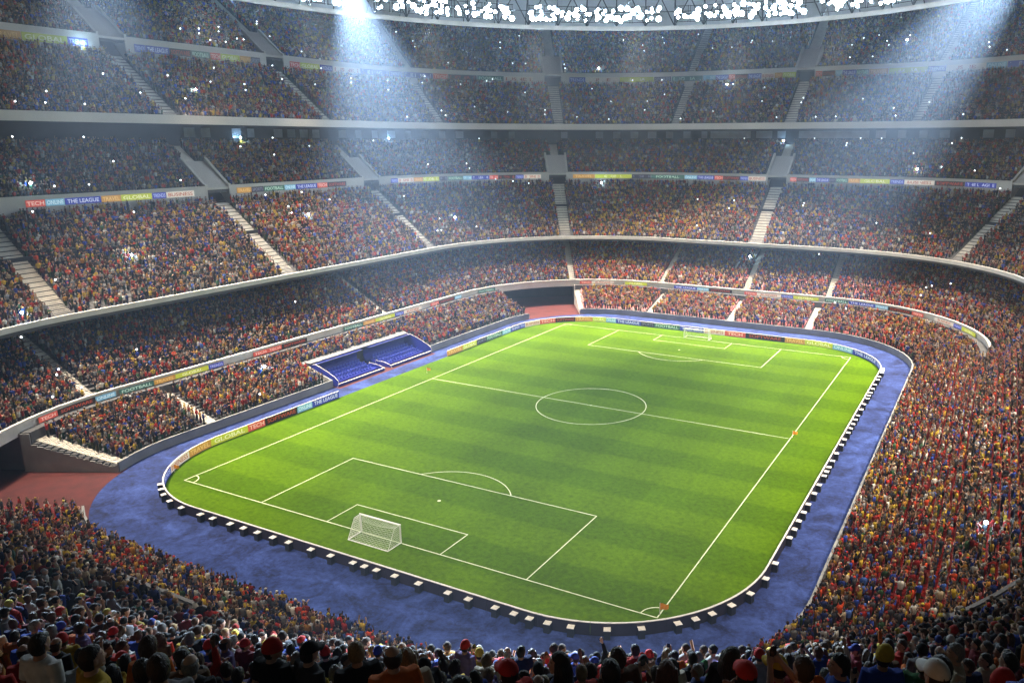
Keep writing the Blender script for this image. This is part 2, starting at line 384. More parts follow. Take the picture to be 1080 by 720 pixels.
# --- second bank (T1b) behind the white parapet, all round
b1p, b1s = rows(13.6, 6.1, .47, 21)
G3 = stand('second bank of seats all round, behind the slim white parapet and under the overhang')
sweep_obj('seating_deck', [(13.15, 5.1), (13.15, 6.1)]+b1p+[(32.2, 15.5), (32.2, 14.4)], 0, 8-1e-6, DECK, G3)
sweep_obj('parapet', [(12.8, 6.55), (12.8, 6.95), (13.25, 6.95), (13.25, 5.1), (13.0, 5.1), (13.0, 6.55)], TJ, 7.66, WHITE, G3)
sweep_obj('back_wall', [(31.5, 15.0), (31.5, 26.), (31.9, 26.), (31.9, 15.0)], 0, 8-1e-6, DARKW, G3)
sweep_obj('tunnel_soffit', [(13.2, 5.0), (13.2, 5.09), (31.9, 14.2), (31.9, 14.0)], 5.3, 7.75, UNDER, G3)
# tunnel walls under the bank at the two left corners
for a, b in ((7.286, 7.65), (5.382, 5.765)):
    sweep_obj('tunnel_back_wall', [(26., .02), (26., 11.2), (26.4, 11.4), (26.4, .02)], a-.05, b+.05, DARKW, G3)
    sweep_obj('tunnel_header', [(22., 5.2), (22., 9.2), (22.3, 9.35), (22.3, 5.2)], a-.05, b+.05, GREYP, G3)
    for te in (a-.01, b+.008):
        mb = MB(); pa2 = [(13.02, .03), (13.02, 5.05), (31., 13.6), (31., .03)]
        V = [(*P(d, te), z) for d, z in pa2]; V2 = [(*P(d, te+.003), z) for d, z in pa2]
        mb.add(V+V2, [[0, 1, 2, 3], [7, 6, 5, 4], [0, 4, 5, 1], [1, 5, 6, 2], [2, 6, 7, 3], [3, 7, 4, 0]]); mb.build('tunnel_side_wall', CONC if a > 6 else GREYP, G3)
for t in (7.06, 5.392, 4.965, 4.45, 3.992, 6.30): aisle(G3, t, 13.62, 6.1, .47, 21, .8)
PLACES.append((b1s, .001, 7.999, [(7.06, 1.), (5.392, 1.), (4.965, 1.), (4.45, 1.), (3.992, 1.), (6.30, 1.)], [], 1))
# boards hung under the parapet, nearly unbroken, with a few gaps
seq = ['TECH', 'SOFTWARE', 'ONLINE', 'THE LEAGUE', 'FOOTBALL', 'TRAVEL', 'GLOBAL', 'TRENDS', 'BUSINESS', 'TECH']
def hang(tA, tB, seq, gaps=()):
    t = tB; k = 0
    while t > tA:
        tx = seq[k % len(seq)]; w = {'BUSINESS': 5, 'TRAVEL': 3, 'GLOBAL': 5, 'TECH': 2.6, 'SOFTWARE': 5, 'ONLINE': 2.6, 'THE LEAGUE': 5.2, 'FOOTBALL': 4.6, 'TRENDS': 2.4, 'SPORTS': 2.6}[tx]*1.25/dsdt(12.7, t-1e-4)
        if math.floor(t-1e-6) != math.floor(t-w): w = min(w, t-math.floor(t-1e-6)) or w
        if k not in gaps and w*dsdt(12.7, t-1e-4) > 2.2: q = panel('advertising_panel', tx, t-w+.0004, t-.0004, 12.72, 5.72, 6.52, G3, .06); q['label'] = ADS[tx][2]+' panel reading '+tx
        t -= w; k += 1
hang(5.80, 7.23, seq, (3, 8, 12, 13, 19, 23)); hang(3.2, 5.36, seq[::-1], (2, 5, 9, 14, 20, 24))
PLACES += EXTRA
# --- middle tier (T2 + T2b)
m2p, m2s = rows(20.9, 17.3, .645, 22)
m3p, m3s = rows(40.6, 34.0, .64, 14)
A2 = [7.02, 6.515, 6.0, 5.405, 4.45, 3.575, 2.95]
G4 = stand('middle tier with a pale balcony front and a strip of coloured advertising boards across it')
T2A, T2B = 2.55, 7.72                                # tier 2b exists between these; the near stretch rises on in one slope
prof2 = [(20, 16.7), (20, 17.4), (20.5, 17.4), (20.5, 17.3)]+m2p+[(39.7, 31.0), (48, 31.0), (48, 30.4), (39.5, 30.3)]
sweep_obj('seating_deck', prof2, T2A, T2B, DECK, G4)
sweep_obj('balcony_front', [(19.75, 17.2), (19.75, 18.05), (20.2, 18.05), (20.2, 17.2)], 2.55, 7.72, WHITE, G4)
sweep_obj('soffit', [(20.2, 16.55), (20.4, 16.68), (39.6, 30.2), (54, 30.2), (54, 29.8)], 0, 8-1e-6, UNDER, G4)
sweep_obj('rear_deck', [(40.35, 33.4), (40.35, 34.0)]+m3p+[(52.5, 42.3), (54, 42.3), (54, 41.4)], T2A, T2B, DECK, G4)
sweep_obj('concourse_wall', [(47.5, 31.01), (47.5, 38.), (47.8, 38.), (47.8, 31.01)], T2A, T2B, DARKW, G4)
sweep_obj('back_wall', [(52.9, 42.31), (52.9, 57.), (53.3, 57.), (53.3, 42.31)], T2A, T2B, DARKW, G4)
VH = 2.6                                             # half width of a vomitory
cuts = [T2A]
for t in sorted(A2): dt = VH/dsdt(40, t); cuts += [t-dt, t+dt]
cuts.append(T2B)
for a, b in zip(cuts[::2], cuts[1::2]):
    if b > a: sweep_obj('fascia', [(40, 31.02), (40, 34.85), (40.32, 34.85), (40.32, 31.02)], a, b, PALE, G4)
def vomitory(parent, t, d0, zf, ztop, zr, rise, nrow, half):
    """walled mouth in the rear rows: two raking side walls with white rails, a sloping lid, the stair above"""
    dl = nrow*ROW; dt = half/dsdt(d0, t); w = .4/dsdt(d0, t)
    mb = MB()
    for a, b in ((t-dt-w, t-dt), (t+dt, t+dt+w)):
        pr = [(d0-.03, zf+.01), (d0-.03, ztop+.55), (d0+.6, ztop+.75), (d0+dl, zr+nrow*rise+1.25), (d0+dl+.4, zr+nrow*rise+1.25), (d0+dl+.4, zr+nrow*rise-1.), (d0+.9, zf+.01)]
        V, F = sweep(pr, a, b, .5, True); mb.add(V, F, 0)
        pr = [(d0-.08, ztop+.56), (d0-.08, ztop+.68), (d0+.6, ztop+.88), (d0+dl, zr+nrow*rise+1.4), (d0+dl, zr+nrow*rise+1.26), (d0+.6, ztop+.76)]
        e2 = w*.2; V, F = sweep(pr, a-e2, b+e2, .5, True); mb.add(V, F, 1)
    pr = [(d0+.05, ztop-.35), (d0+.05, ztop+.05), (d0+dl, zr+nrow*rise+.55), (d0+dl+.42, zr+nrow*rise+.55), (d0+dl+.42, zr+nrow*rise-.9), (d0+1., ztop-.5)]
    V, F = sweep(pr, t-dt, t+dt, .5, True); mb.add(V, F, 0)
    mb.build('vomitory', [PALE, WHITE], parent)
for t in A2:
    vomitory(G4, t, 40, 31.0, 34.4, 34.0, .64, 8, VH)
    aisle(G4, t, 20.95, 17.3, .645, 22, 1.55); aisle(G4, t, 40.6+9*ROW, 34.0+9*.64, .64, 5, 1.2)
PLACES.append((m2s, T2A, T2B, [(t, 1.85) for t in A2], [], 2))
PLACES.append((m3s, T2A, T2B, [(t, 1.4) for t in A2], [(t, VH+.9, 40, 40.6+9.3*ROW) for t in A2], 2))
# windows of the lounges behind the rear rows
WIN = mat('lounge window', (.30, .33, .40), .25, noise=.3, scale=.6, coord='World', spec=.6)
for t in np.arange(3.6, 6.5, .0455):
    t = float(t)
    if int(t*100) % 7 == 0: continue
    if min(abs(t-a) for a in A2) < .03: continue
    w = (.9+.5*rng.random())/dsdt(53, t); V, F = sweep([(52.8, 44.6), (52.8, 46.6), (52.88, 46.6), (52.88, 44.6)], t-w, t+w, .5, True)
    obj('window', mesh_np('window', V, F, WIN), G4)
def strip(parent, tA, tB, seq, d, z0, z1, widths):
    """row of boards from tB (left, seen from the pitch) down to tA"""
    tot = sum(widths[s] for s in seq); t = tB
    for s in seq:
        w = (tB-tA)*widths[s]/tot; q = panel('advertising_panel', s, t-w+.0006, t-.0006, d, z0, z1, parent, .06, None, z0 < 50); q['label'] = ADS[s][2]+' panel reading '+s; t -= w
WD = {'BUSINESS': 5, 'TRAVEL': 3, 'GLOBAL': 5, 'TECH': 2.6, 'SOFTWARE': 5, 'ONLINE': 2.6, 'THE LEAGUE': 5.2, 'FOOTBALL': 4.6, 'TRENDS': 2.4, 'SPORTS': 2.6}
LG, TK, ON, GL, TR, BU, SO, FO, TN, SP = 'THE LEAGUE', 'TECH', 'ONLINE', 'GLOBAL', 'TRAVEL', 'BUSINESS', 'SOFTWARE', 'FOOTBALL', 'TRENDS', 'SPORTS'
S = lambda tA, tB, sq: strip(G4, tA, tB, sq, 39.92, 33.0, 34.15, WD)
S(6.58, 6.94, [TK, ON, LG, TR, GL, TN, BU]); S(6.10, 6.465, [TR, SP, FO, ON, LG, TK, SO])
S(5.455, 5.93, [TN, BU, TR, GL, SP, FO, ON, LG, TK, SO, TN, BU]); S(4.52, 5.36, [TR, GL, SP, FO, ON, LG, TK, SO, TN, BU]); S(3.64, 4.37, [TK, SO, ON, LG, SP, FO, TR, GL, TN, BU, SO, LG])

# --- near stretch of the middle tier: one continuous slope up to and under the camera
G4n = stand('steep near stand in shade below the viewer, packed with the closest spectators', 'grandstand')
n2p, n2s = rows(38.9+ROW*.82, 31.3, .55, 6)
n3p, n3s = rows(45.6, 35.7, .55, 4)
sweep_obj('seating_deck', [(20, 16.7), (20, 17.4), (20.5, 17.4), (20.5, 17.3)]+m2p+n2p+n3p+[(56, 37.9), (56, 34)], 7.72-8, 2.55, DECK, G4n)
sweep_obj('parapet', [(19.75, 16.6), (19.75, 17.55), (20.0, 17.55), (20.0, 16.6)], 7.72-8, 2.55, CONC_D, G4n)
PLACES.append((m2s+n2s, 7.73-8, 2.54, [(.1, .9), (-.12, .9)], [], 3))
PLACES.append((n3s, 7.73-8, 2.54, [], [], 6))

# --- upper tier (T3 + T3b)
u1p, u1s = rows(38.9, 47.8, .66, 19)
u2p, u2s = rows(55.7, 63.4, .64, 28)
A3v = [6.615, 6.16, 5.40, 4.393, 3.57, 7.02]; A3 = [5.757, 5.057, 3.855]
G5 = stand('topmost tier under the roof, its rows dim and bluish in the haze')
ta, tb = 3.05, 7.35
sweep_obj('seating_deck', [(38, 47.1), (38, 47.9), (38.5, 47.9), (38.5, 47.8)]+u1p+[(55, 59.9), (62, 59.9), (62, 59.2), (54.6, 59.2)], ta, tb, DECK, G5)
sweep_obj('balcony_front', [(37.75, 47.0), (37.75, 48.65), (38.3, 48.65), (38.3, 47.0)], ta, tb, PALE, G5)
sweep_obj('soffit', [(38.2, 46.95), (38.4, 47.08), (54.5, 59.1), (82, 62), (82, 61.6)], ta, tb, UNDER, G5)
sweep_obj('rear_deck', [(55.35, 62.8), (55.35, 63.4)]+u2p+[(80, 80.8), (80, 79.8)], ta, tb, DECK, G5)
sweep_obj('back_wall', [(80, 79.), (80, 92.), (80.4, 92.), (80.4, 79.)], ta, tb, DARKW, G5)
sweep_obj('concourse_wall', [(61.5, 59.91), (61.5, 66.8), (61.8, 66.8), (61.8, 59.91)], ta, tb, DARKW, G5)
cuts = [ta]
for t in sorted(A3v): dt = VH/dsdt(55, t); cuts += [t-dt, t+dt]
cuts.append(tb)
for a, b in zip(cuts[::2], cuts[1::2]):
    if b > a: sweep_obj('fascia', [(55, 59.92), (55, 64.15), (55.32, 64.15), (55.32, 59.92)], a, b, PALE, G5)
for t in A3v:
    vomitory(G5, t, 55, 59.9, 63.8, 63.4, .64, 9, VH); aisle(G5, t, 38.95, 47.8, .66, 19, 1.5); aisle(G5, t, 55.7+10*ROW, 63.4+6.4, .64, 18, 1.5)
for t in A3: aisle(G5, t, 38.95, 47.8, .66, 19, 1.2); aisle(G5, t, 55.7, 63.4, .64, 28, 1.2)
PLACES.append((u1s, ta, tb, [(t, 1.8) for t in A3v]+[(t, 1.5) for t in A3], [], 4))
PLACES.append((u2s, ta, tb, [(t, 1.8) for t in A3v]+[(t, 1.5) for t in A3], [(t, VH+.9, 55, 55.7+10.4*ROW) for t in A3v], 5))
S = lambda tA, tB, sq: strip(G5, tA, tB, sq, 54.92, 61.4, 62.9, WD)
S(6.67, 7.0, [ON, SO, TR, GL, TN]); S(6.21, 6.565, [TN, LG, SO, FO, TK, GL, TR, SP]); S(5.45, 6.11, [TK, GL, TN, BU, LG, TN, LG, TK, SO, FO, BU])
S(4.45, 5.36, [TN, BU, GL, SP, FO, ON, LG, TK, SO, LG, BU, TR, GL]); S(3.64, 4.33, [TK, SO, ON, LG, FO, TR, GL, TN, BU, ON, LG])

# ------------------------------------------------------------------ red seats of the banks (rows of plastic seats, hidden mostly by the crowd)
def seat_part(parent, name, rws, t0, t1, al, m, sp=.62):
    C = []; T = []
    for d, z in rws:
        t = t0
        while t < t1:
            t += sp/dsdt(d, t)
            if any(abs(((t-a+4) % 8)-4)*dsdt(d, t) < hw for a, hw in al): continue
            x, y = P(d+.18, t); C.append((x, y, z)); T.append(math.atan2(*reversed(nrm(t))))
    C = np.array(C); T = np.array(T); U, Vv, Z = proj(C); k = (Z > 5) & (U > -120) & (U < 1200) & (Vv > -60) & (Vv < 800); C = C[k]; T = T[k]
    # local: x outward, y along the row; a pan and a raked back
    B = np.array([(-.22, -.24, .42), (-.22, .24, .42), (.16, .24, .44), (.16, -.24, .44), (.26, -.24, .86), (.26, .24, .86), (-.22, -.24, .36), (-.22, .24, .36), (.22, .24, .38), (.22, -.24, .38), (.31, -.24, .86), (.31, .24, .86)])
    Fb = np.array([(0, 3, 2, 1), (3, 4, 5, 2), (6, 7, 8, 9), (9, 8, 11, 10), (4, 10, 11, 5), (0, 1, 7, 6)])
    c, s = np.cos(T), np.sin(T); n = len(C)
    X = C[:, None, 0]+B[None, :, 0]*c[:, None]-B[None, :, 1]*s[:, None]; Y = C[:, None, 1]+B[None, :, 0]*s[:, None]+B[None, :, 1]*c[:, None]; Zz = C[:, None, 2]+B[None, :, 2]
    V = np.stack([X, Y, Zz], 2).reshape(-1, 3); F = (Fb[None]+(np.arange(n)*len(B))[:, None, None]).reshape(-1, 4)
    o = obj(name, mesh_np(name, V, F, m), parent); o['kind'] = 'stuff'; return o
seat_part(G2, 'seats', t1s, 7.66-8, 5.35, PLACES[3][3], RED_SEAT)
seat_part(G3, 'seats', b1s, 0, 5.37, PLACES[4][3], RED_SEAT)

# ------------------------------------------------------------------ perimeter boards
def Bd(t): return P(0, t, bhx, bhy, BR)
BC = (bhx, bhy, BR)
fronts = [('TRENDS', 7.42, 7.58), ('BUSINESS', 7.229, 7.42), ('TRAVEL', 7.07, 7.229), ('GLOBAL', 6.942, 7.07), ('TECH', 6.902, 6.942), ('SOFTWARE', 6.821, 6.902), ('ONLINE', 6.781, 6.821), ('THE LEAGUE', 6.705, 6.781)]
tt = [6.324, 6.258, 6.193, 6.148, 6.067, 6.023, 5.93, 5.865, 5.70, 5.548, 5.37, 5.216, 5.095, 5.0, 4.855, 4.78, 4.637, 4.51, 4.40, 4.294, 4.10, 4.005, 3.783, 3.60, 3.27, 3.12]
tx = ['TRAVEL', 'GLOBAL', 'SPORTS', 'FOOTBALL', 'ONLINE', 'THE LEAGUE', 'TRENDS', 'BUSINESS', 'TECH', 'SOFTWARE', 'TRAVEL', 'GLOBAL', 'ONLINE', 'THE LEAGUE', 'SPORTS', 'FOOTBALL', 'TRENDS', 'BUSINESS', 'TECH', 'SOFTWARE', 'TRAVEL', 'GLOBAL', 'ONLINE', 'THE LEAGUE', 'TRENDS']
fronts += [(x, b, a) for x, a, b in zip(tx, tt, tt[1:])]
where = {}
def place_word(t):
    if t > 7.2: return 'at the near left corner of the pitch'
    if t > 6.65: return 'beside the left touchline before the dugouts'
    if t > 6.0: return 'beside the left touchline beyond the dugouts'
    if t > 5.3: return 'in front of the far corner tunnel'
    if t > 4.8: return 'behind the far goal line, left of the goal'
    if t > 4.55: return 'behind the far goal'
    if t > 4.0: return 'behind the far goal line, right of the goal'
    return 'at the far right corner of the pitch'
for text, a, b in fronts:
    o = empty('advertising_board', (*Bd((a+b)/2), 0))
    def sub(q): q.parent = o; q.matrix_parent_inverse = Matrix.Translation(-o.location); return q
    sub(panel('panel', text, min(a, b)+.0005, max(a, b)-.0005, 0, .04, 1.18, None, .12, BC))
    V = []; F = []
    T = tspan(min(a, b)+.0005, max(a, b)-.0005, .03)
    for t in T:
        for dd, z in ((-.03, 1.181), (-.03, 1.22), (.15, 1.22), (.15, 1.181)): V.append((*P(dd, t, *BC), z))
    F = [[i*4+j, (i+1)*4+j, (i+1)*4+(j+1) % 4, i*4+(j+1) % 4] for i in range(len(T)-1) for j in range(4)]+[[0, 1, 2, 3], [len(V)-1, len(V)-2, len(V)-3, len(V)-4]]
    sub(obj('top_rail', mesh_np('top_rail', V, F, WHITE)))
    w = place_word((a+b)/2)
    tag(o, '%s board reading %s %s' % (ADS[text][2], text, w), 'advertising board', 'advertising boards around the pitch')
# boards seen from behind: near end and right touchline
T = [7.58-8]
def adv(t, L): return t+L/dsdt(0, t, *BC)
cells = []
t = 7.58-8; i = 0
while t < 3.09:
    L = (5.6, 6.6, 5.0, 7.0)[i % 4]; n_ = min(adv(t, L), 3.115); cells.append((t, n_)); t = n_; i += 1
ORD = ['first', 'second', 'third', 'fourth', 'fifth', 'sixth', 'seventh', 'eighth', 'ninth', 'tenth', 'eleventh', 'twelfth', 'thirteenth', 'fourteenth', 'fifteenth', 'sixteenth', 'seventeenth', 'eighteenth', 'nineteenth', 'twentieth']
def ordw(k): return ORD[k] if k < 20 else {2: 'twenty-', 3: 'thirty-', 4: 'forty-'}[(k+1)//10]+ORD[(k+1) % 10-1] if (k+1) % 10 else {3: 'thirtieth', 4: 'fortieth', 5: 'fiftieth'}[(k+1)//10]
for k, (a, b) in enumerate(cells):
    o = empty('advertising_board', (*Bd((a+b)/2), 0))
    a += .0006; b -= .0006
    T = tspan(a, b, .03)
    def strip4(name, sec, m):
        V = [(*P(dd, t, *BC), z) for t in T for dd, z in sec]; n = len(T)
        F = [[i*4+j, (i+1)*4+j, (i+1)*4+(j+1) % 4, i*4+(j+1) % 4] for i in range(n-1) for j in range(4)]+[[0, 1, 2, 3], [len(V)-1, len(V)-2, len(V)-3, len(V)-4]]
        q = obj(name, mesh_np(name, V, F, m), o); q.matrix_parent_inverse = Matrix.Translation(-o.location)
    strip4('panel', [(0, .03), (0, 1.3), (.12, 1.3), (.12, .03)], BOARD_BACK)
    strip4('top_rail', [(-.04, 1.301), (-.04, 1.37), (.14, 1.37), (.14, 1.301)], WHITE)
    for fr in ((.22, .66) if k % 3 else (.18, .5, .83)):
        t = a+(b-a)*fr; x, y = P(.12+.32, t, *BC); nx, ny = nrm(t); an = math.atan2(ny, nx)
        m = MB(); m.box((0, 0, .45), (.56, .60, .90), 0); m.box((0, 0, .93), (.62, .66, .06), 1)
        q = m.build('ballast_box', [STEEL, BOXTOP], o); q.location = (x-o.location.x, y-o.location.y, 0); q.rotation_euler = (0, 0, an)
    mid = (a+b)/2
    side = 'at that corner' if mid < 0 else 'along near goal line' if mid < 1 else 'round near right corner' if mid < 2 else 'along right touchline' if mid < 3 else 'at far right corner'
    tag(o, 'board back with pale boxes, %s from near left corner, %s' % (ordw(k), side), 'advertising board', 'boards seen from behind')

# ------------------------------------------------------------------ goals, corner flags
GOALW = mat('goal paint', (.88, .88, .86), .4, noise=.05, scale=2.)
def goal(y, s, label):
    g = empty('goal', (0, y, 0), 0 if s < 0 else PI); H = 2.25; dt_, db = .95, 2.15; r = .095
    for x in (-gw, gw): MB().tube((x, 0, 0), (x, 0, H), r, 8).build('post', GOALW, g)
    MB().tube((-gw-r, 0, H), (gw+r, 0, H), r, 8).build('crossbar', GOALW, g)
    m = MB()
    for x in (-gw, gw):
        m.tube((x, 0, .06), (x, -db, .06), .06, 6); m.tube((x, 0, H), (x, -dt_, H-.05), .025, 5); m.tube((x, -dt_, H-.05), (x, -db, .06), .025, 5)
    m.tube((-gw, -db, .06), (gw, -db, .06), .065, 6)
    m.build('back_frame', GOALW, g)
    # net: square mesh of cord on roof, back and sides, the roof sagging a little
    m = MB(); wv = .009
    def quadstrip(pts):
        for a, b in zip(pts, pts[1:]): m.tube(a, b, wv, 3)
    nx = 30
    def roof(u, v): return (-gw+2*gw*u, -dt_*v, H-.05*v-.28*math.sin(PI*u)*math.sin(PI*min(v, 1)*.62))
    def back(u, v):
        z0 = H-.05-.28*math.sin(PI*u)*math.sin(PI*.62); return (-gw+2*gw*u, -dt_-(db-dt_)*v, z0+(.06-z0)*v)
    for i in range(nx+1):
        u = i/nx; quadstrip([roof(u, v/4) for v in range(5)]); quadstrip([back(u, v/6) for v in range(7)])
    for j in range(7): quadstrip([roof(i/10, j/6) for i in range(11)])
    for j in range(13): quadstrip([back(i/10, j/12) for i in range(11)])
    for x in (-gw, gw):
        for j in range(11):
            f = j/10; zt = H-.05*f; yb = -db*f
            top = (x, -dt_*min(1, f*1.0), zt); m.tube(top, (x, -db*f, .06), wv, 3)
        for j in range(1, 10):
            f = j/10; z = H*(1-f); m.tube((x, 0, z), (x, -(dt_+(db-dt_)*f), z*(H-.05)/H), wv, 3)
    m.build('net', NET, g)
    tag(g, label, 'goal'); return g
goal(-h, -1, 'white football goal with net on the near goal line')
goal(h, 1, 'small looking white football goal on the far goal line')
def flag(x, y, label, sc_=1.):
    g = empty('corner_flag', (x, y, 0), .5+random.uniform(-.2, .2)); MB().tube((0, 0, 0), (0, 0, 1.15*sc_), .03, 6).build('pole', WHITE, g)
    m = MB(); V = []
    for i in range(7):
        u = i/6; yy = .07*math.sin(u*7); V += [(.03+.7*u*sc_, yy, (1.1-.1*u)*sc_), (.03+.7*u*sc_, yy*1.2, (.5+.08*u)*sc_)]
    V += [(a, b+.015, c) for a, b, c in V]; n = 14
    F = [[2*i, 2*i+1, 2*i+3, 2*i+2] for i in range(6)]+[[n+2*i+2, n+2*i+3, n+2*i+1, n+2*i] for i in range(6)]
    m.add(V, F).build('flag', ORANGE, g); tag(g, label, 'corner flag', 'orange flags round the pitch')
flag(34.05, -51.6, 'orange flag at the near right corner arc of the pitch', 1.15); flag(34.2, .6, 'orange flag where the halfway line meets the right touchline')
flag(-37.2, 2.4, 'orange flag beside the left touchline close to the far dugout'); flag(-37.6, -51.0, 'orange flag behind the near left corner arc')

# ------------------------------------------------------------------ dugouts
def dugout(y0, y1, label, inner):
    L = y1-y0; g = empty('dugout', (-46.7, y0, 0), PI/2)      # local x runs up the pitch, local y away from the pitch
    # shell: curved back and roof lip
    pr = [(1.2, .35), (5.4, .42), (6.0, .9), (6.35, 1.9), (6.2, 2.7), (5.6, 3.25), (4.6, 3.5), (4.55, 3.62), (5.7, 3.4), (6.4, 2.8), (6.6, 1.9), (6.25, .75), (5.6, .2), (1.2, .12)]
    m = MB(); n = len(pr); V = [(0., a, b) for a, b in pr]+[(L, a, b) for a, b in pr]
    F = [[i, (i+1) % n, n+(i+1) % n, n+i][::-1] for i in range(n)]; m.add(V, F)
    m.build('shell', BLUE_SHELL, g)
    # side cheeks: rounded panels with white edge
    cp = [(-.6, .02)]+[(-.6+.0*i, .02) for i in range(0)]+[(-1.0, .7), (-.9, 1.2), (0., 1.85), (1.6, 2.6), (3.2, 3.2), (4.6, 3.62), (5.7, 3.4), (6.4, 2.8), (6.6, 1.9), (6.25, .75), (5.6, .02)]
    cpi = [(-.9, .02), (-.7, .45), (.2, .75), (1.2, .95), (2.3, 1.0), (3.2, 1.05), (3.3, .02)]
    for x, prc in ((0, cp if inner != 0 else cpi), (L, cp if inner != 1 else cpi)):
        k = len(prc); m = MB(); V = [(x-.04, a, b) for a, b in prc]+[(x+.04, a, b) for a, b in prc]
        m.add(V, [list(range(k))[::-1], list(range(k, 2*k))]+[[i, (i+1) % k, k+(i+1) % k, k+i] for i in range(k)]); m.build('side_panel', BLUE_SHELL, g)
        m = MB()
        for a, b in zip(prc, prc[1:]):
            m.tube((x, a[0], a[1]), (x, b[0], b[1]), .05, 6)
        m.build('edge_trim', WHITE, g)
    m = MB(); m.tube((0, 4.57, 3.56), (L, 4.57, 3.56), .035, 6); m.build('roof_edge', WHITE, g)
    m = MB(); m.box((L/2, -.75, .28), (L, .12, .5)); m.build('front_panel', BLUE_SHELL, g)
    m = MB(); m.box((L/2, -.84, .555), (L+.1, .22, .05)); m.build('front_rail', WHITE, g)
    # stepped floor with seats
    m = MB()
    for i in range(3): m.box((L/2, 1.55+i*1.35, .16+i*.16), (L-.2, 1.32, .3+i*.32))
    m.build('stepped_floor', BLUE_SHELL, g)
    b = MB(); b.box((0, .05, .42), (.5, .46, .07)); b.box((0, .28, .74), (.5, .07, .6)); b.box((0, .1, .2), (.12, .3, .38))
    sm = b.mesh('seat', [mat('dugout seat '+label[:4], (.05, .075, .42), .35, noise=.15, scale=2.)])
    for i in range(3):
        nseat = int((L-1.2)/.78)
        for j in range(nseat):
            s = obj('seat', sm, g); s.location = (.8+j*.78, 1.5+i*1.35, .31+i*.32)
    tag(g, label, 'dugout', 'dugouts in the left stand'); return g
dugout(-12.2, .2, 'blue dugout with rows of seats, the nearer of the two by the left touchline', 1)
dugout(2.2, 14.6, 'blue dugout with rows of seats, the farther of the two by the left touchline', 0)
V, F = sweep([(5.6, 3.60), (5.6, 3.74), (7.9, 3.74), (7.9, 3.60)], 6.33, 6.642, .05, True)
rf = obj('dugout_canopy', mesh_np('dugout_canopy', V, F, CONC_D)); tag(rf, 'grey flat concrete ledge above the two blue dugouts', 'canopy')
for t in (6.3265, 6.6465):
    V, F = sweep([(-.02, .02), (-.02, 1.4), (3., 2.3), (7.3, 3.9), (7.3, .02)], t-.0015, t+.0015, .5, True); obj('bay_wall', mesh_np('bay_wall', V, F, CONC), G1)

# ------------------------------------------------------------------ roof ring with floodlights
RA, RB, RZ = 86., 93.5, 72.6
def E(th, off=0., z=0.):
    x, y = RA*math.cos(th), RB*math.sin(th); nx, ny = math.cos(th)/RA, math.sin(th)/RB; k = math.hypot(nx, ny)
    return (x+off*nx/k, y+off*ny/k, z)
roof = empty('stadium_roof', (0, 0, RZ)); tag(roof, 'roof ring with dark lattice truss and white lower rim across the top', 'roof')
NB = 72
def rsweep(name, sec, m, th0=0., th1=2*PI, n=144):
    V = [E(th0+(th1-th0)*i/n, a, b) for i in range(n+1) for a, b in sec]; k = len(sec)
    F = [[i*k+j, (i+1)*k+j, (i+1)*k+(j+1) % k, i*k+(j+1) % k][::-1] for i in range(n) for j in range(k)]
    o = obj(name, mesh_np(name, V, F, m), roof); o.matrix_parent_inverse = Matrix.Translation((0, 0, -RZ)); return o
rsweep('lower_rim', [(-.3, RZ-.75), (-.3, RZ+.25), (.5, RZ+.25), (.5, RZ-.75)], WHITE)
rsweep('upper_chord', [(-.2, RZ+7.2), (-.2, RZ+7.7), (.3, RZ+7.7), (.3, RZ+7.2)], STEEL)
rsweep('rear_cladding', [(4.2, RZ+.6), (4.2, RZ+8.5), (4.45, RZ+8.5), (4.45, RZ+.6)], mat('translucent cladding', (.62, .66, .70), .6, noise=.1, scale=.2, coord='World'))
rsweep('roof_deck', [(4.5, RZ+8.6), (56, RZ+19.5), (56, RZ+20.1), (4.5, RZ+9.2)], UNDER)
m = MB()
for i in range(NB):
    th = 2*PI*i/NB; t2 = 2*PI*(i+1)/NB; tm = (th+t2)/2
    m.tube(E(th, 0, RZ+.2), E(th, 0, RZ+7.3), .17, 5); m.tube(E(th, 0, RZ+.2), E(tm, 0, RZ+7.3), .15, 5); m.tube(E(t2, 0, RZ+.2), E(tm, 0, RZ+7.3), .15, 5)
    m.tube(E(th, 0, RZ+3.7), E(t2, 0, RZ+3.7), .1, 5); m.tube(E(th, .3, RZ+7.3), E(th, 4.2, RZ+.8), .12, 5)
    m.tube(E(tm, 0, RZ+.25), E(tm, 4.2, RZ+.7), .1, 5)
q = m.build('lattice_truss', STEEL, roof); q.matrix_parent_inverse = Matrix.Translation((0, 0, -RZ))
fm = MB(); fm.box((0, 0, 0), (3.7, .12, .14)); fm.box((0, 0, 1.9), (3.7, .12, .14)); fm.box((0, 0, 3.8), (3.7, .12, .14))
for x in (-1.6, 1.6): fm.box((x, .08, 1.9), (.12, .12, 4.1))
fr_me = fm.mesh('frame', [STEEL])
lm = MB(); nseg = 10
V = [(.66*math.cos(2*PI*k/nseg), -.16, .66*math.sin(2*PI*k/nseg)) for k in range(nseg)]+[(.72*math.cos(2*PI*k/nseg), -.17, .72*math.sin(2*PI*k/nseg)) for k in range(nseg)]+[(.3*math.cos(2*PI*k/nseg), .3, .3*math.sin(2*PI*k/nseg)) for k in range(nseg)]
F = [list(range(nseg))]+[[nseg+k, nseg+(k+1) % nseg, (k+1) % nseg, k] for k in range(nseg)]+[[2*nseg+k, 2*nseg+(k+1) % nseg, nseg+(k+1) % nseg, nseg+k] for k in range(nseg)]+[list(range(2*nseg, 3*nseg))[::-1]]
lamp_me = mesh_np('lamp', V, F, [LAMP, STEEL], [0]+[1]*(2*nseg+1))
GAPS = (30, 50, 62)
cnt = 0
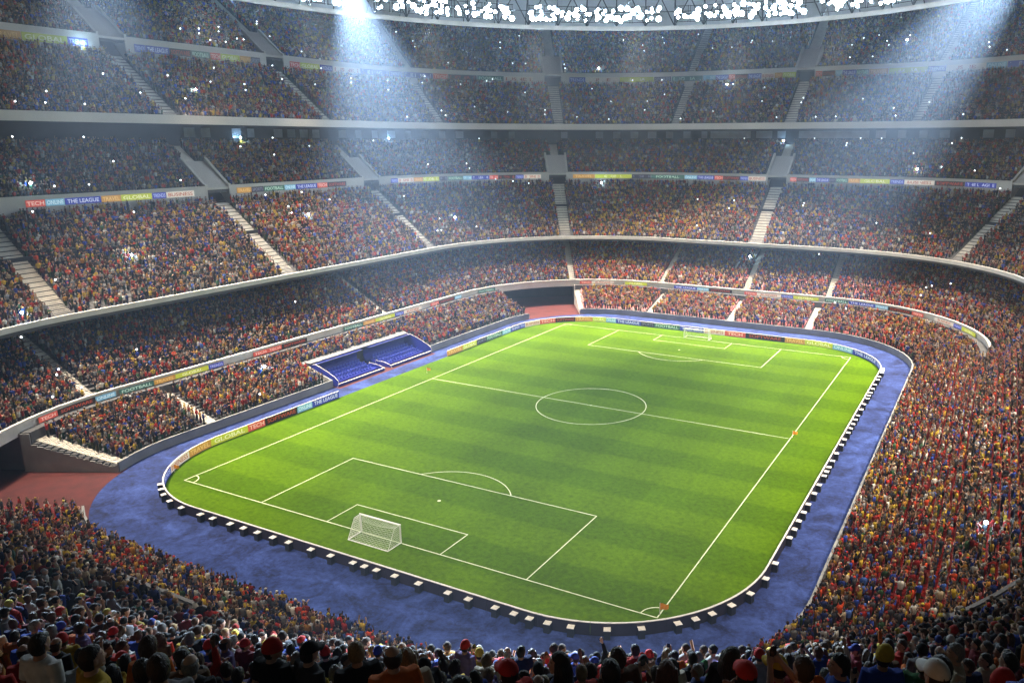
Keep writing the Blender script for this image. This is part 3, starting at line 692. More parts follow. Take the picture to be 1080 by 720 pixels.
for i in range(NB*2):
    th = 2*PI*(i+.5)/(NB*2)
    p = E(th, -.55, RZ+1.1); u, v, z = proj([p]); 
    if not (-120 < u[0] < 1200 and -60 < v[0] < 60 and z[0] > 5): continue
    if (i//2) % 5 in (1,) and i % 2 == 0: continue
    ex, ey, _ = E(th, 1., 0); nx, ny = ex-E(th, 0, 0)[0], ey-E(th, 0, 0)[1]
    o = empty('floodlight', p, math.atan2(ny, nx)-PI/2); o['skip'] = 1
    f = obj('frame', fr_me, o)
    lay = [(random.uniform(-1.7, 1.7), random.uniform(.35, 3.7)) for _ in range(random.choice((8, 9, 10, 12)))]
    lay = [q for i_, q in enumerate(lay) if all(math.dist(q, r) > .62 for r in lay[:i_])]
    for a, b in lay:
        l = obj('lamp', lamp_me, o); l.location = (a, -.1, b); l.rotation_euler = (math.radians(18), 0, 0); k = random.choice((.45, .55, .7, .95)); l.scale = (k, k, k)
    del o['skip']; cnt += 1
    tag(o, 'bank of glaring blue-white floodlights on the roof rim', 'floodlight', 'floodlight banks along the roof rim')

# ------------------------------------------------------------------ crowd
SP = .66
cand = []
for rws, t0, t1, al, bl, zone in PLACES:
    for ri, (d, z) in enumerate(rws):
        t = t0; cum = []
        while t < t1:
            ds = dsdt(d, t); t += SP/ds*(1 if True else 0)
            if t >= t1: break
            bad = False
            for a, hw in al:
                if abs(((t-a+4) % 8)-4)*ds < hw: bad = True; break
            if not bad:
                for a, hw, d0, d1 in bl:
                    if d0 < d < d1 and abs(((t-a+4) % 8)-4)*ds < hw: bad = True; break
            if bad: continue
            cum.append(t)
        if not cum: continue
        for t in cum:
            x, y = P(d, t); cand.append((x, y, z, zone, ri))
cand = np.array(cand)
n0 = len(cand)
cand[:, 0] += rng.normal(0, .10, n0); cand[:, 1] += rng.normal(0, .10, n0)
U, Vp, Zc = proj(cand[:, :3]+np.array([0, 0, 1.7]))
keep = (Zc > 2.) & (U > -70) & (U < 1150) & (Vp > -45) & (Vp < 775)
keep &= rng.random(n0) < np.where(cand[:, 3] == 3, np.where(Zc < 45, .72, .92), np.where(cand[:, 3] == 6, .42, .93))
cand = cand[keep]; U = U[keep]; Vp = Vp[keep]; Zc = Zc[keep]
# the 300 nearest in view stand as individuals
near = np.where((cand[:, 3] >= 3) & (cand[:, 3] != 4) & (cand[:, 3] != 5) & (U > -12) & (U < 1092) & (Vp < 735))[0]
near = near[np.argsort(Zc[near])][:300]
isnear = np.zeros(len(cand), bool); isnear[near] = True
# nobody stands with his head inside the viewer
toC = np.linalg.norm(cand[:, :3]+np.array([0, 0, 1.7])-np.array(CAM), axis=1)
inview = (U > -12) & (U < 1092) & (Vp < 735)
crowd = cand[(~isnear) & (toC > 4.0) & ((toC > 14) | inview)]
SHIRT = .8*np.array([(.36, .025, .02), (.20, .015, .018), (.50, .06, .02), (.02, .022, .03), (.045, .045, .055), (.018, .03, .12), (.03, .06, .32), (.06, .13, .42), (.48, .33, .04), (.36, .17, .03), (.55, .54, .50), (.34, .33, .32), (.20, .20, .21), (.09, .05, .03), (.04, .10, .05), (.25, .08, .09), (.42, .34, .24)])
SW = np.array([.075, .05, .05, .14, .09, .10, .085, .03, .08, .055, .055, .04, .05, .09, .035, .03, .04])
HAIR = np.array([(.012, .01, .009), (.03, .018, .011), (.07, .04, .02), (.22, .14, .06), (.25, .24, .23), (.40, .03, .02), (.5, .5, .48), (.03, .05, .2), (.45, .36, .05)])
HW = np.array([.36, .26, .14, .09, .03, .06, .015, .025, .02])
SKIN = np.array([(.45, .27, .19), (.38, .21, .14), (.52, .33, .24), (.22, .12, .075), (.10, .055, .035)])
KW = np.array([.35, .25, .2, .12, .08])
def person_lo(kind):
    """standing or seated figure, front = +y; returns V, quads/tris padded to quads, colour slot per face (0 skin 1 hair 2 shirt 3 trousers)"""
    V = []; F = []; S = []
    def prism(rings, n, slot, capt=True):
        b = len(V)
        for (cx, cy, cz, rx, ry) in rings:
            for k in range(n):
                a = 2*PI*(k+.5)/n; V.append((cx+rx*math.cos(a), cy+ry*math.sin(a), cz))
        for i in range(len(rings)-1):
            sl = slot[i] if isinstance(slot, list) else slot
            for k in range(n): F.append((b+i*n+k, b+i*n+(k+1) % n, b+(i+1)*n+(k+1) % n, b+(i+1)*n+k)); S.append(sl)
        if capt and n == 4: F.append(tuple(b+(len(rings)-1)*n+k for k in range(n))); S.append(slot[-1] if isinstance(slot, list) else slot)
        if capt and n == 6:
            q = b+(len(rings)-1)*n; F.append((q, q+1, q+2, q+3)); F.append((q, q+3, q+4, q+5)); S.extend([slot[-1] if isinstance(slot, list) else slot]*2)
    st = kind != 'seat'
    if st: prism([(0, 0, .0, .17, .12), (0, 0, .9, .2, .14)], 4, 3, False); zb = .88
    else:
        prism([(0, .28, .0, .17, .1), (0, .24, .46, .18, .12), (0, -.1, .5, .2, .14)], 4, 3, False); zb = .46
    y0 = 0 if st else -.1
    prism([(0, y0, zb, .19, .13), (0, y0, zb+.38, .25, .15), (0, y0, zb+.54, .22, .12), (0, y0, zb+.6, .08, .08)], 6, 2, True)
    zh = zb+.74
    prism([(0, y0+.02, zh-.13, .055, .07), (0, y0+.03, zh-.03, .1, .115), (0, y0+.01, zh+.06, .105, .125), (0, y0, zh+.135, .05, .06)], 6, [0, 0, 1, 1], True)
    # back of the head carries hair
    for fi in range(len(F)-14, len(F)):
        c = np.mean([V[k] for k in F[fi]], axis=0)
        if c[1] < y0-.02 and c[2] > zh-.1: S[fi] = 1
    def arm(sx, e, w):
        a = np.array((sx*.24, y0, zb+.5)); e = np.array(e); w = np.array(w); e[0] *= sx; w[0] *= sx; e[2] += zb-.88; w[2] += zb-.88; e[1] += y0; w[1] += y0
        for p, q, r0_, r1_, sl in ((a, e, .065, .05, 2), (e, w, .05, .05, 0)):
            b = len(V); ax = q-p; ax = ax/np.linalg.norm(ax); o1 = np.cross(ax, (0.31, .9, .2)); o1 /= np.linalg.norm(o1); o2 = np.cross(ax, o1)
            for P0, r in ((p, r0_), (q, r1_)):
                for k in range(3): V.append(tuple(P0+r*(math.cos(2*PI*k/3)*o1+math.sin(2*PI*k/3)*o2)))
            for k in range(3): F.append((b+k, b+(k+1) % 3, b+3+(k+1) % 3, b+3+k)); S.append(sl)
    dn = ((.29, -.02, 1.12), (.27, .1, .9)); up = ((.34, .08, 1.62), (.26, .1, 1.95)); cl = ((.3, .12, 1.14), (.06, .34, 1.26)); mid_ = ((.36, .1, 1.25), (.40, .3, 1.5))
    L_, R_ = {'down': (dn, dn), 'up': (up, up), 'clap': (cl, cl), 'one': (dn, up), 'wave': (mid_, dn), 'seat': (cl, dn)}[kind]
    arm(-1, *L_); arm(1, *R_)
    return np.array(V), np.array(F), np.array(S)
KINDS_ = ['down', 'clap', 'up', 'one', 'wave', 'seat']; KP = [.36, .2, .05, .09, .12, .18]
N = len(crowd); kd = rng.choice(6, N, p=KP); kd[(crowd[:, 3] == 3) & (kd > 1) & (kd < 5) & (rng.random(N) < .85)] = 0
face = np.arctan2(-crowd[:, 1]*.8-crowd[:, 1]*0, -crowd[:, 0])-PI/2+rng.normal(0, .45, N)
# colours drift over the stands in loose patches
def patch(x, y, s, ph): return .5+.25*np.sin(x/s+ph)+.25*np.sin(y/s*1.3+ph*2.1+np.sin(x/s*.7))
ang = np.arctan2(crowd[:, 1], crowd[:, 0])*60; rad = crowd[:, 2]*1.6
pr_, pb_, po_ = patch(ang, rad, 9, .4), patch(ang, rad, 7, 2.2), patch(ang, rad, 11, 4.)
wts = np.tile(SW, (N, 1)); wts[:, :3] *= (.35+1.3*pr_)[:, None]; wts[:, 5:8] *= (.3+1.5*pb_)[:, None]; wts[:, 8:10] *= (.4+1.4*po_)[:, None]
farmid = (crowd[:, 1] > 70) & (crowd[:, 0] > -45) & (crowd[:, 0] < 45) & (crowd[:, 2] < 40); wts[farmid, 8:10] *= 2.2; wts[farmid, 2] *= 2.5
low = crowd[:, 2] < 17; wts[low, :3] *= 1.1
wts /= wts.sum(1, keepdims=True); ci = (wts.cumsum(1) < rng.random(N)[:, None]).sum(1).clip(0, len(SW)-1)
shirt = SHIRT[ci]*rng.uniform(.45, 1.5, (N, 1)); hair = HAIR[rng.choice(9, N, p=HW/HW.sum())]*rng.uniform(.7, 1.3, (N, 1)); skin = SKIN[rng.choice(5, N, p=KW)]*rng.uniform(.85, 1.1, (N, 1)); trou = rng.uniform(.01, .07, (N, 3))
scl = rng.normal(1.17, .07, N).clip(1., 1.36)
VV = []; FF = []; CC = []; off = 0
for ki, k in enumerate(KINDS_):
    idx = np.where(kd == ki)[0]
    if not len(idx): continue
    bv, bf, bs = person_lo(k); c, s = np.cos(face[idx]), np.sin(face[idx]); q = scl[idx][:, None]
    X = crowd[idx, 0][:, None]+(bv[None, :, 0]*c[:, None]-bv[None, :, 1]*s[:, None])*q; Y = crowd[idx, 1][:, None]+(bv[None, :, 0]*s[:, None]+bv[None, :, 1]*c[:, None])*q; Z = crowd[idx, 2][:, None]+bv[None, :, 2]*q+.01
    VV.append(np.stack([X, Y, Z], 2).reshape(-1, 3)); FF.append((bf[None]+(np.arange(len(idx))*len(bv))[:, None, None]+off).reshape(-1, 4)); off += len(idx)*len(bv)
    cs = np.stack([skin[idx], hair[idx], shirt[idx], trou[idx]], 1)[:, bs]; CC.append(cs.reshape(-1, 3))
VV = np.concatenate(VV); FF = np.concatenate(FF); CC = np.concatenate(CC)
CROWD = mat('crowd clothing', (1, 1, 1), .8, attr='person_colour', spec=.2)
me = mesh_np('crowd', VV, FF, CROWD)
at = me.attributes.new('person_colour', 'FLOAT_COLOR', 'FACE'); at.data.foreach_set('color', np.concatenate([CC, np.ones((len(CC), 1))], 1).astype(np.float32).ravel())
tag(obj('crowd', me), 'thousands of spectators in mixed red, blue, yellow and dark clothes filling every tier', 'crowd', kind='stuff')
print('CROWD', N, len(FF), 'floodlights', cnt)

# ------------------------------------------------------------------ spectators close to the viewer
def skin_mat():
    m = bpy.data.materials.new('skin'); m.use_nodes = True; nt = m.node_tree; N = nt.nodes; L = nt.links
    b = N['Principled BSDF']; b.inputs['Roughness'].default_value = .55; b.inputs['Specular IOR Level'].default_value = .35
    a = N.new('ShaderNodeAttribute'); a.attribute_name = 'feature'; oi = N.new('ShaderNodeObjectInfo')
    x = N.new('ShaderNodeMix'); x.data_type = 'RGBA'; x.blend_type = 'MULTIPLY'; x.inputs['Factor'].default_value = 1
    L.new(oi.outputs['Color'], x.inputs['A']); L.new(a.outputs['Color'], x.inputs['B']); L.new(x.outputs['Result'], b.inputs['Base Color']); return m
M_SKIN = skin_mat()
M_CLOTH = mat('woven cloth', (1, 1, 1), .85, noise=.28, scale=9., objcol=True, bump=.25, spec=.15)
M_HAIR = mat('hair strands', (1, 1, 1), .5, noise=.55, scale=16., objcol=True, bump=.5, stretch=(6, 6, 1.), spec=.45)
M_CAP = mat('cap cotton', (1, 1, 1), .75, noise=.15, scale=20., objcol=True, spec=.2)
M_SHOE = mat('shoe leather', (.03, .03, .03), .5, noise=.2, scale=10.)
M_MARK = mat('white stitching', (.75, .74, .7), .7, noise=.1, scale=30.)

def ringtube(bm, pts, rad, n=12):
    """closed elliptical tube: pts list of Vector, rad list of (a, b): a across (x-ish), b the other way"""
    pts = [Vector(p) for p in pts]; rings = []
    for i, p in enumerate(pts):
        w = (pts[min(i+1, len(pts)-1)]-pts[max(i-1, 0)]).normalized()
        ux = Vector((1, 0, 0)); ux = (ux-w*ux.dot(w))
        if ux.length < .2: ux = Vector((0, 1, 0))-w*w.y
        ux.normalize(); uy = w.cross(ux); a, b = rad[i] if isinstance(rad[i], tuple) else (rad[i], rad[i])
        rings.append([bm.verts.new(p+ux*(a*math.cos(2*PI*k/n))+uy*(b*math.sin(2*PI*k/n))) for k in range(n)])
    for r, q in zip(rings, rings[1:]):
        for k in range(n): bm.faces.new((r[k], r[(k+1) % n], q[(k+1) % n], q[k]))
    for r, e, s in ((rings[0], pts[0], 0), (rings[-1], pts[-1], 1)):
        f = list(r) if s else list(reversed(r)); bm.faces.new(f)
def ball(bm, c, r, fn=None, u=20, v=14):
    mt = Matrix.Translation(c); g = bmesh.ops.create_uvsphere(bm, u_segments=u, v_segments=v, radius=1.)
    for x in g['verts']:
        d = x.co.normalized(); k = fn(d) if fn else d; x.co = Vector((k[0]*r[0]+c[0], k[1]*r[1]+c[1], k[2]*r[2]+c[2]))
def fused(bm, name, voxel, smooth_it=2):
    """one continuous skin out of overlapping solids"""
    me = bpy.data.meshes.new(name); bm.normal_update(); bm.to_mesh(me); bm.free()
    o = bpy.data.objects.new(name, me); col.objects.link(o)
    r = o.modifiers.new('r', 'REMESH'); r.mode = 'VOXEL'; r.voxel_size = voxel; r.use_smooth_shade = True
    s = o.modifiers.new('s', 'SMOOTH'); s.factor = .5; s.iterations = smooth_it
    dg = bpy.context.evaluated_depsgraph_get(); out = bpy.data.meshes.new_from_object(o.evaluated_get(dg)); out.name = name
    bpy.data.objects.remove(o); bpy.data.meshes.remove(me); return out
HC = Vector((0, .025, 1.625))
ARMS = {'down': (((.245, -.03, 1.14), (.25, .07, .90)),)*2, 'clap': (((.265, .10, 1.15), (.055, .33, 1.24)),)*2, 'up': (((.31, .06, 1.63), (.23, .10, 1.90)),)*2,
        'one': (((.245, -.03, 1.14), (.25, .07, .90)), ((.31, .06, 1.63), (.25, .10, 1.91))), 'phone': (((.23, .17, 1.19), (.07, .36, 1.46)),)*2}
def head_fn(d):
    x, y, z = d
    k = 1.
    if z < -.1: k = 1-.26*min(1, (-.1-z)/.9)            # jaw narrows
    return (x*k, y*(1.0 if y < 0 else 1.02)+(.10*max(0, -z) if y > -.3 else .0), z*(1.06 if z < 0 else 1.0))
def rotz(p, a, c=(0, 0)):
    x, y = p[0]-c[0], p[1]-c[1]; return Vector((c[0]+x*math.cos(a)-y*math.sin(a), c[1]+x*math.sin(a)+y*math.cos(a), p[2]))
def body_mesh(pose, yaw):
    bm = bmesh.new(); hr = lambda p: rotz(p, yaw)
    ringtube(bm, [(0, 0, .84), (0, 0, .95), (0, .005, 1.08), (0, .01, 1.24), (0, .005, 1.37), (0, 0, 1.44), (0, 0, 1.475)], [(.13, .09), (.165, .115), (.145, .1), (.17, .115), (.19, .11), (.15, .08), (.08, .065)], 16)
    ringtube(bm, [(0, -.005, 1.43), (0, .0, 1.49), (0, .012, 1.56)], [(.07, .065), (.056, .06), (.055, .06)], 12)
    tmp = bmesh.new(); ball(tmp, HC, (.076, .097, .118), head_fn, 24, 18)
    ball(tmp, HC+Vector((0, .102, -.022)), (.014, .020, .026), None, 8, 6); ball(tmp, HC+Vector((0, .088, .018)), (.012, .016, .03), None, 8, 6)
    for s in (-1, 1):
        ball(tmp, HC+Vector((s*.078, -.008, -.012)), (.012, .026, .034), None, 8, 8); ball(tmp, HC+Vector((s*.033, .078, .012)), (.015, .013, .012), None, 8, 6)
    ball(tmp, HC+Vector((0, .090, -.068)), (.025, .012, .011), None, 8, 6); ball(tmp, HC+Vector((0, .074, -.105)), (.026, .02, .018), None, 8, 6)
    for v in tmp.verts: v.co = hr(v.co)
    t_ = bpy.data.meshes.new('t'); tmp.to_mesh(t_); tmp.free(); bm.from_mesh(t_); bpy.data.meshes.remove(t_)
    for s in (-1, 1):
        ringtube(bm, [(s*.085, 0, .93), (s*.1, .01, .75), (s*.105, .02, .50), (s*.105, -.005, .3), (s*.105, -.02, .08)], [.095, .085, .058, .056, .04], 12)
        ringtube(bm, [(s*.105, -.07, .05), (s*.108, .03, .055), (s*.115, .16, .03)], [(.036, .035), (.042, .045), (.035, .022)], 10)
    for s, (el, wr) in zip((-1, 1), ARMS[pose]):
        el = Vector((s*el[0], el[1], el[2])); wr = Vector((s*wr[0], wr[1], wr[2])); sh = Vector((s*.175, 0, 1.415))
        ringtube(bm, [sh-(el-sh)*.12, sh.lerp(el, .25), sh.lerp(el, .6), el], [.058, .054, .045, .04], 12)
        ringtube(bm, [el-(wr-el)*.06, el.lerp(wr, .3), el.lerp(wr, .7), wr], [.04, .041, .032, .026], 12)
        # hand: palm, four fingers of unequal length bent at the knuckle, thumb from the side of the palm
        f = (wr-el).normalized(); n = Vector((-s, .2, 0)) if pose in ('down',) else Vector((-s, 0.3, 0.)) if pose in ('clap',) else Vector((0, 1, -.2))
        n = (n-f*n.dot(f)).normalized(); w = f.cross(n).normalized()      # n: palm normal, w: across the palm
        if w.dot(Vector((0, 1, 0)) if pose in ('down', 'clap') else Vector((-s, 0, 0))) < 0: w = -w      # thumb side
        k0 = wr+f*.09
        ringtube(bm, [wr-f*.01, wr+f*.03, wr+f*.06, k0], [.024, (.030, .03), (.033, .03), .028], 10)
        for q in (-1, 1): ringtube(bm, [wr+f*.02+w*.012*q, wr+f*.06+w*.022*q, k0+w*.024*q], [.016, .015, .013], 8)
        for q, ln_ in ((-1.5, .058), (-.5, .074), (.5, .08), (1.5, .07)):
            a = k0+w*(q*.021*-1)-f*.005; d1 = (f+w*(-q)*.07+n*.18).normalized(); b = a+d1*ln_*.5; c = b+(d1+n*.55).normalized()*ln_*.5
            ringtube(bm, [a-f*.02, a, b, c], [.0105, .0105, .0095, .008], 8)
        a = wr+f*.03+w*.024; b = a+(f*.6+w*.75+n*.15).normalized()*.034; c = b+(f*.9+w*.25+n*.25).normalized()*.03
        ringtube(bm, [a-w*.012, a, b, c], [.013, .0125, .011, .009], 8)
    me = fused(bm, 'body', .0085, 2)
    # face colouring: lips, brows, whites and irises
    co = np.empty(len(me.vertices)*3, np.float32); me.vertices.foreach_get('co', co); co = co.reshape(-1, 3)
    cs, sn = math.cos(-yaw), math.sin(-yaw); lx = co[:, 0]*cs-co[:, 1]*sn-HC.x; ly = co[:, 0]*sn+co[:, 1]*cs-HC.y; lz = co[:, 2]-HC.z
    c = np.ones((len(co), 4), np.float32); head = (lz > -.15) & (ly > .045) & (np.abs(lx) < .07)
    def put(mask, rgb): c[mask, :3] = rgb
    ex = np.minimum(np.hypot((lx-.033)/.015, (lz-.012)/.0085), np.hypot((lx+.033)/.015, (lz-.012)/.0085))
    put(head & (ex < 1.0), (1.9, 2.4, 2.8)); er = np.minimum(np.hypot(lx-.033, lz-.012), np.hypot(lx+.033, lz-.012)); put(head & (er < .0075), (.1, .08, .08))
    br = np.minimum(np.hypot((lx-.034)/.022, (lz-.036)/.006), np.hypot((lx+.034)/.022, (lz-.036)/.006)); put(head & (br < 1), (.25, .18, .16))
    put(head & (np.hypot(lx/.025, (lz+.068)/.011) < 1), (.95, .5, .48))
    at = me.attributes.new('feature', 'FLOAT_COLOR', 'POINT'); at.data.foreach_set('color', c.ravel()); me.materials.append(M_SKIN); return me
def shirt_mesh(pose, long_):
    bm = bmesh.new()
    ringtube(bm, [(0, 0, .86), (0, 0, .95), (0, .005, 1.08), (0, .01, 1.24), (0, .005, 1.37), (0, -.002, 1.44), (0, -.004, 1.485)], [(.20, .15), (.192, .142), (.176, .13), (.195, .138), (.21, .13), (.165, .098), (.088, .08)], 18)
    for s, (el, wr) in zip((-1, 1), ARMS[pose]):
        el = Vector((s*el[0], el[1], el[2])); wr = Vector((s*wr[0], wr[1], wr[2])); sh = Vector((s*.175, 0, 1.415)); e = sh.lerp(el, 1. if long_ else .72)
        ringtube(bm, [sh-(el-sh)*.15, sh.lerp(el, .25), sh.lerp(e, .8), e], [.074, .071, .064, .058], 12)
        if long_: ringtube(bm, [el-(wr-el)*.08, el.lerp(wr, .3), el.lerp(wr, .7), el.lerp(wr, .96)], [.055, .054, .046, .038], 12)
    me = fused(bm, 'top', .014, 3); me.materials.append(M_CLOTH); return me
def trousers_mesh():
    bm = bmesh.new(); ringtube(bm, [(0, 0, .80), (0, 0, .92), (0, 0, 1.0)], [(.16, .12), (.185, .132), (.17, .12)], 16)
    for s in (-1, 1): ringtube(bm, [(s*.085, 0, .93), (s*.1, .01, .75), (s*.105, .02, .50), (s*.105, 0, .3), (s*.105, -.015, .07)], [.11, .1, .076, .07, .062], 12)
    me = fused(bm, 'trousers', .018, 2); me.materials.append(M_CLOTH); return me
def noise3(d, s): return math.sin(d[0]*s+1.3)*math.sin(d[1]*s*1.1+.4)*math.sin(d[2]*s*.9+2.1)
def hair_mesh(kind):
    """around the head centre; face looks along +y"""
    bm = bmesh.new()
    def fn(d):
        x, y, z = d; th = .82
        line = .22+.55*max(0, y)-.9*max(0, -y)           # hairline: high in front, low behind
        inside = z > line if y > -.1 else z > -.75
        if kind == 'bald': inside = inside and z < .45 and y < .35
        k = 1.10+.035*noise3(d, 11)+.02*noise3(d, 23) if inside else .80
        if kind in ('long', 'tail') and y < .2 and z < .3: k = max(k, 1.07+.02*noise3(d, 13)) if (z > -.9 and (y < .1)) else k
        if kind == 'curly' and inside: k = 1.26+.09*noise3(d, 17)
        return (x*k, y*k, z*k)
    ball(bm, (0, -.004, .006), (.083, .102, .118), fn, 40, 28)
    if kind == 'long':
        for q in range(-4, 5):
            x = q*.021; l = .30+.035*math.sin(q*2.3); y0 = -.075+.012*abs(q)**1.3*.7
            ringtube(bm, [(x, y0, .06), (x*1.1, y0-.03, -.06), (x*1.25, y0-.03, -.17), (x*1.15, y0-.045, -l)], [(.022, .03), (.024, .036), (.022, .03), (.008, .01)], 8)
        for s in (-1, 1): ringtube(bm, [(s*.07, .0, .05), (s*.088, -.005, -.06), (s*.095, .01, -.15), (s*.09, .02, -.24)], [(.02, .035), (.02, .04), (.02, .03), (.006, .01)], 8)
    if kind == 'tail':
        ringtube(bm, [(0, -.10, .04), (0, -.15, .02), (0, -.165, -.08), (0, -.14, -.2)], [.02, .034, .034, .008], 10); ball(bm, (0, -.105, .045), (.022, .02, .022), None, 8, 6)
    for v in bm.verts: v.co.z += .0
    me = bpy.data.meshes.new('hair'); bm.normal_update(); bm.to_mesh(me); bm.free(); me.materials.append(M_HAIR)
    me.polygons.foreach_set('use_smooth', np.ones(len(me.polygons), bool)); return me
def cap_mesh():
    bm = bmesh.new()
    def fn(d):
        x, y, z = d; k = 1.0
        if z < .12: z = .12*1.0; k = .99
        return (x*k, y*k, z)
    ball(bm, (0, -.002, .018), (.094, .114, .125), fn, 28, 18)
    V = []; n = 14
    for zo in (.0, .010):
        for i in range(n+1):
            a = PI*(.12+.76*i/n); c, s = math.cos(a), math.sin(a)
            V.append([bm.verts.new((.092*c, .108*s, .036+zo)), bm.verts.new((.096*c*1.02, .108*s+.085*math.sin(a)**.8, .020+zo-.012*abs(c)))])
    lo, hi = V[:n+1], V[n+1:]
    for i in range(n):
        bm.faces.new((hi[i][0], hi[i+1][0], hi[i+1][1], hi[i][1])); bm.faces.new((lo[i][0], lo[i][1], lo[i+1][1], lo[i+1][0])); bm.faces.new((lo[i][1], hi[i][1], hi[i+1][1], lo[i+1][1]))
    ball(bm, (0, 0, .144), (.008, .008, .005), None, 8, 6)
    me = bpy.data.meshes.new('cap'); bm.normal_update(); bm.to_mesh(me); bm.free(); me.materials.append(M_CAP)
    me.polygons.foreach_set('use_smooth', np.ones(len(me.polygons), bool)); return me
def beanie_mesh():
    bm = bmesh.new()
    def fn(d): 
        x, y, z = d; z = max(z, .0); return (x*(1+.02*math.sin(18*math.atan2(y, x))*(z < .5)), y, z*1.12)
    ball(bm, (0, -.004, .02), (.095, .114, .125), fn, 36, 16)
    ringtube(bm, [(0, -.004, .005), (0, -.004, .05)], [(.100, .118), (.099, .117)], 28)
    me = bpy.data.meshes.new('beanie'); bm.normal_update(); bm.to_mesh(me); bm.free(); me.materials.append(M_CAP); return me
BODY = {(p, y): body_mesh(p, math.radians(y)) for p, y in (('down', 0), ('down', 55), ('down', -55), ('clap', 0), ('up', 0), ('one', 0), ('phone', 0))}
TOP = {(p, l): shirt_mesh(p, l) for p in ARMS for l in (False, True)}
TRS = trousers_mesh(); HAIRM = {k: hair_mesh(k) for k in ('short', 'long', 'bald', 'tail', 'curly')}; CAPM = cap_mesh(); BEAN = beanie_mesh()
pm = MB(); pm.box((0, 0, 0), (.072, .009, .145)); PHONE = pm.mesh('phone', [mat('phone glass', (.02, .02, .025), .2, noise=.1, scale=10.)])
# small white emblem worn on the back of one cap: a block letter like mark
em = MB()
for c, d in (((0, 0, .03), (.05, .006, .01)), ((0, 0, 0), (.04, .006, .01)), ((0, 0, -.03), (.05, .006, .01)), ((-.021, 0, .015), (.01, .0062, .03)), ((.021, 0, -.015), (.01, .0062, .03))): em.box(c, d)
EMBLEM = em.mesh('emblem', [M_MARK])
TOPC = {'red': (.42, .03, .02), 'orange': (.55, .13, .02), 'maroon': (.16, .02, .03), 'black': (.012, .012, .014), 'charcoal': (.05, .05, .055), 'navy': (.018, .028, .10), 'blue': (.03, .07, .36), 'purple': (.12, .09, .22), 'yellow': (.50, .33, .03), 'cream': (.52, .45, .33), 'white': (.62, .61, .58), 'grey': (.25, .25, .26), 'green': (.04, .15, .05), 'brown': (.12, .065, .03)}
HAIRC = {'black': (.010, .009, .008), 'dark brown': (.028, .016, .010), 'brown': (.075, .04, .018), 'blond': (.28, .18, .07), 'grey': (.24, .23, .22), 'auburn': (.13, .04, .015)}
CAPC = {'red': (.50, .025, .02), 'blue': (.03, .06, .3), 'white': (.65, .64, .6), 'yellow': (.55, .38, .03), 'black': (.012, .012, .013)}
def style(k):
    return {'short': 'short %s hair', 'long': 'long %s hair', 'bald': 'balding %s hair', 'tail': '%s hair in a ponytail', 'curly': 'curly %s hair'}[k]
combos = []
for tc in TOPC:
    for lg in (False, True):
        for hk in ('short', 'long', 'tail', 'bald', 'curly'):
            for hc in HAIRC:
                if hk == 'bald' and hc == 'auburn': continue
                combos.append((tc, lg, hk, hc, None))
        for hat in ('cap', 'beanie'):
            for cc in CAPC: combos.append((tc, lg, 'short', 'dark brown', (hat, cc)))
random.shuffle(combos)
wt = {'red': 4, 'orange': 2, 'black': 4, 'charcoal': 2, 'navy': 3, 'blue': 3, 'yellow': 2, 'maroon': 2, 'white': 2, 'purple': 1.5, 'cream': 1.5, 'grey': 1.5, 'green': .7, 'brown': 1.5}
hwt = {'short': 3, 'long': 1.5, 'tail': .8, 'bald': .5, 'curly': .5}
combos = [c for c in combos if not (c[4] and c[4][1] in ('white', 'yellow') and random.random() < .75)]
combos.sort(key=lambda c: random.random()**(1/(wt[c[0]]*(hwt[c[2]] if c[4] is None else 1.6)*({'black': 2.5, 'dark brown': 2, 'brown': 1.2}.get(c[3], .6) if c[4] is None else 1))), reverse=True)
PT = {'down': 'arms down', 'clap': 'clapping', 'up': 'both arms raised', 'one': 'one arm raised', 'phone': 'holding up a phone'}
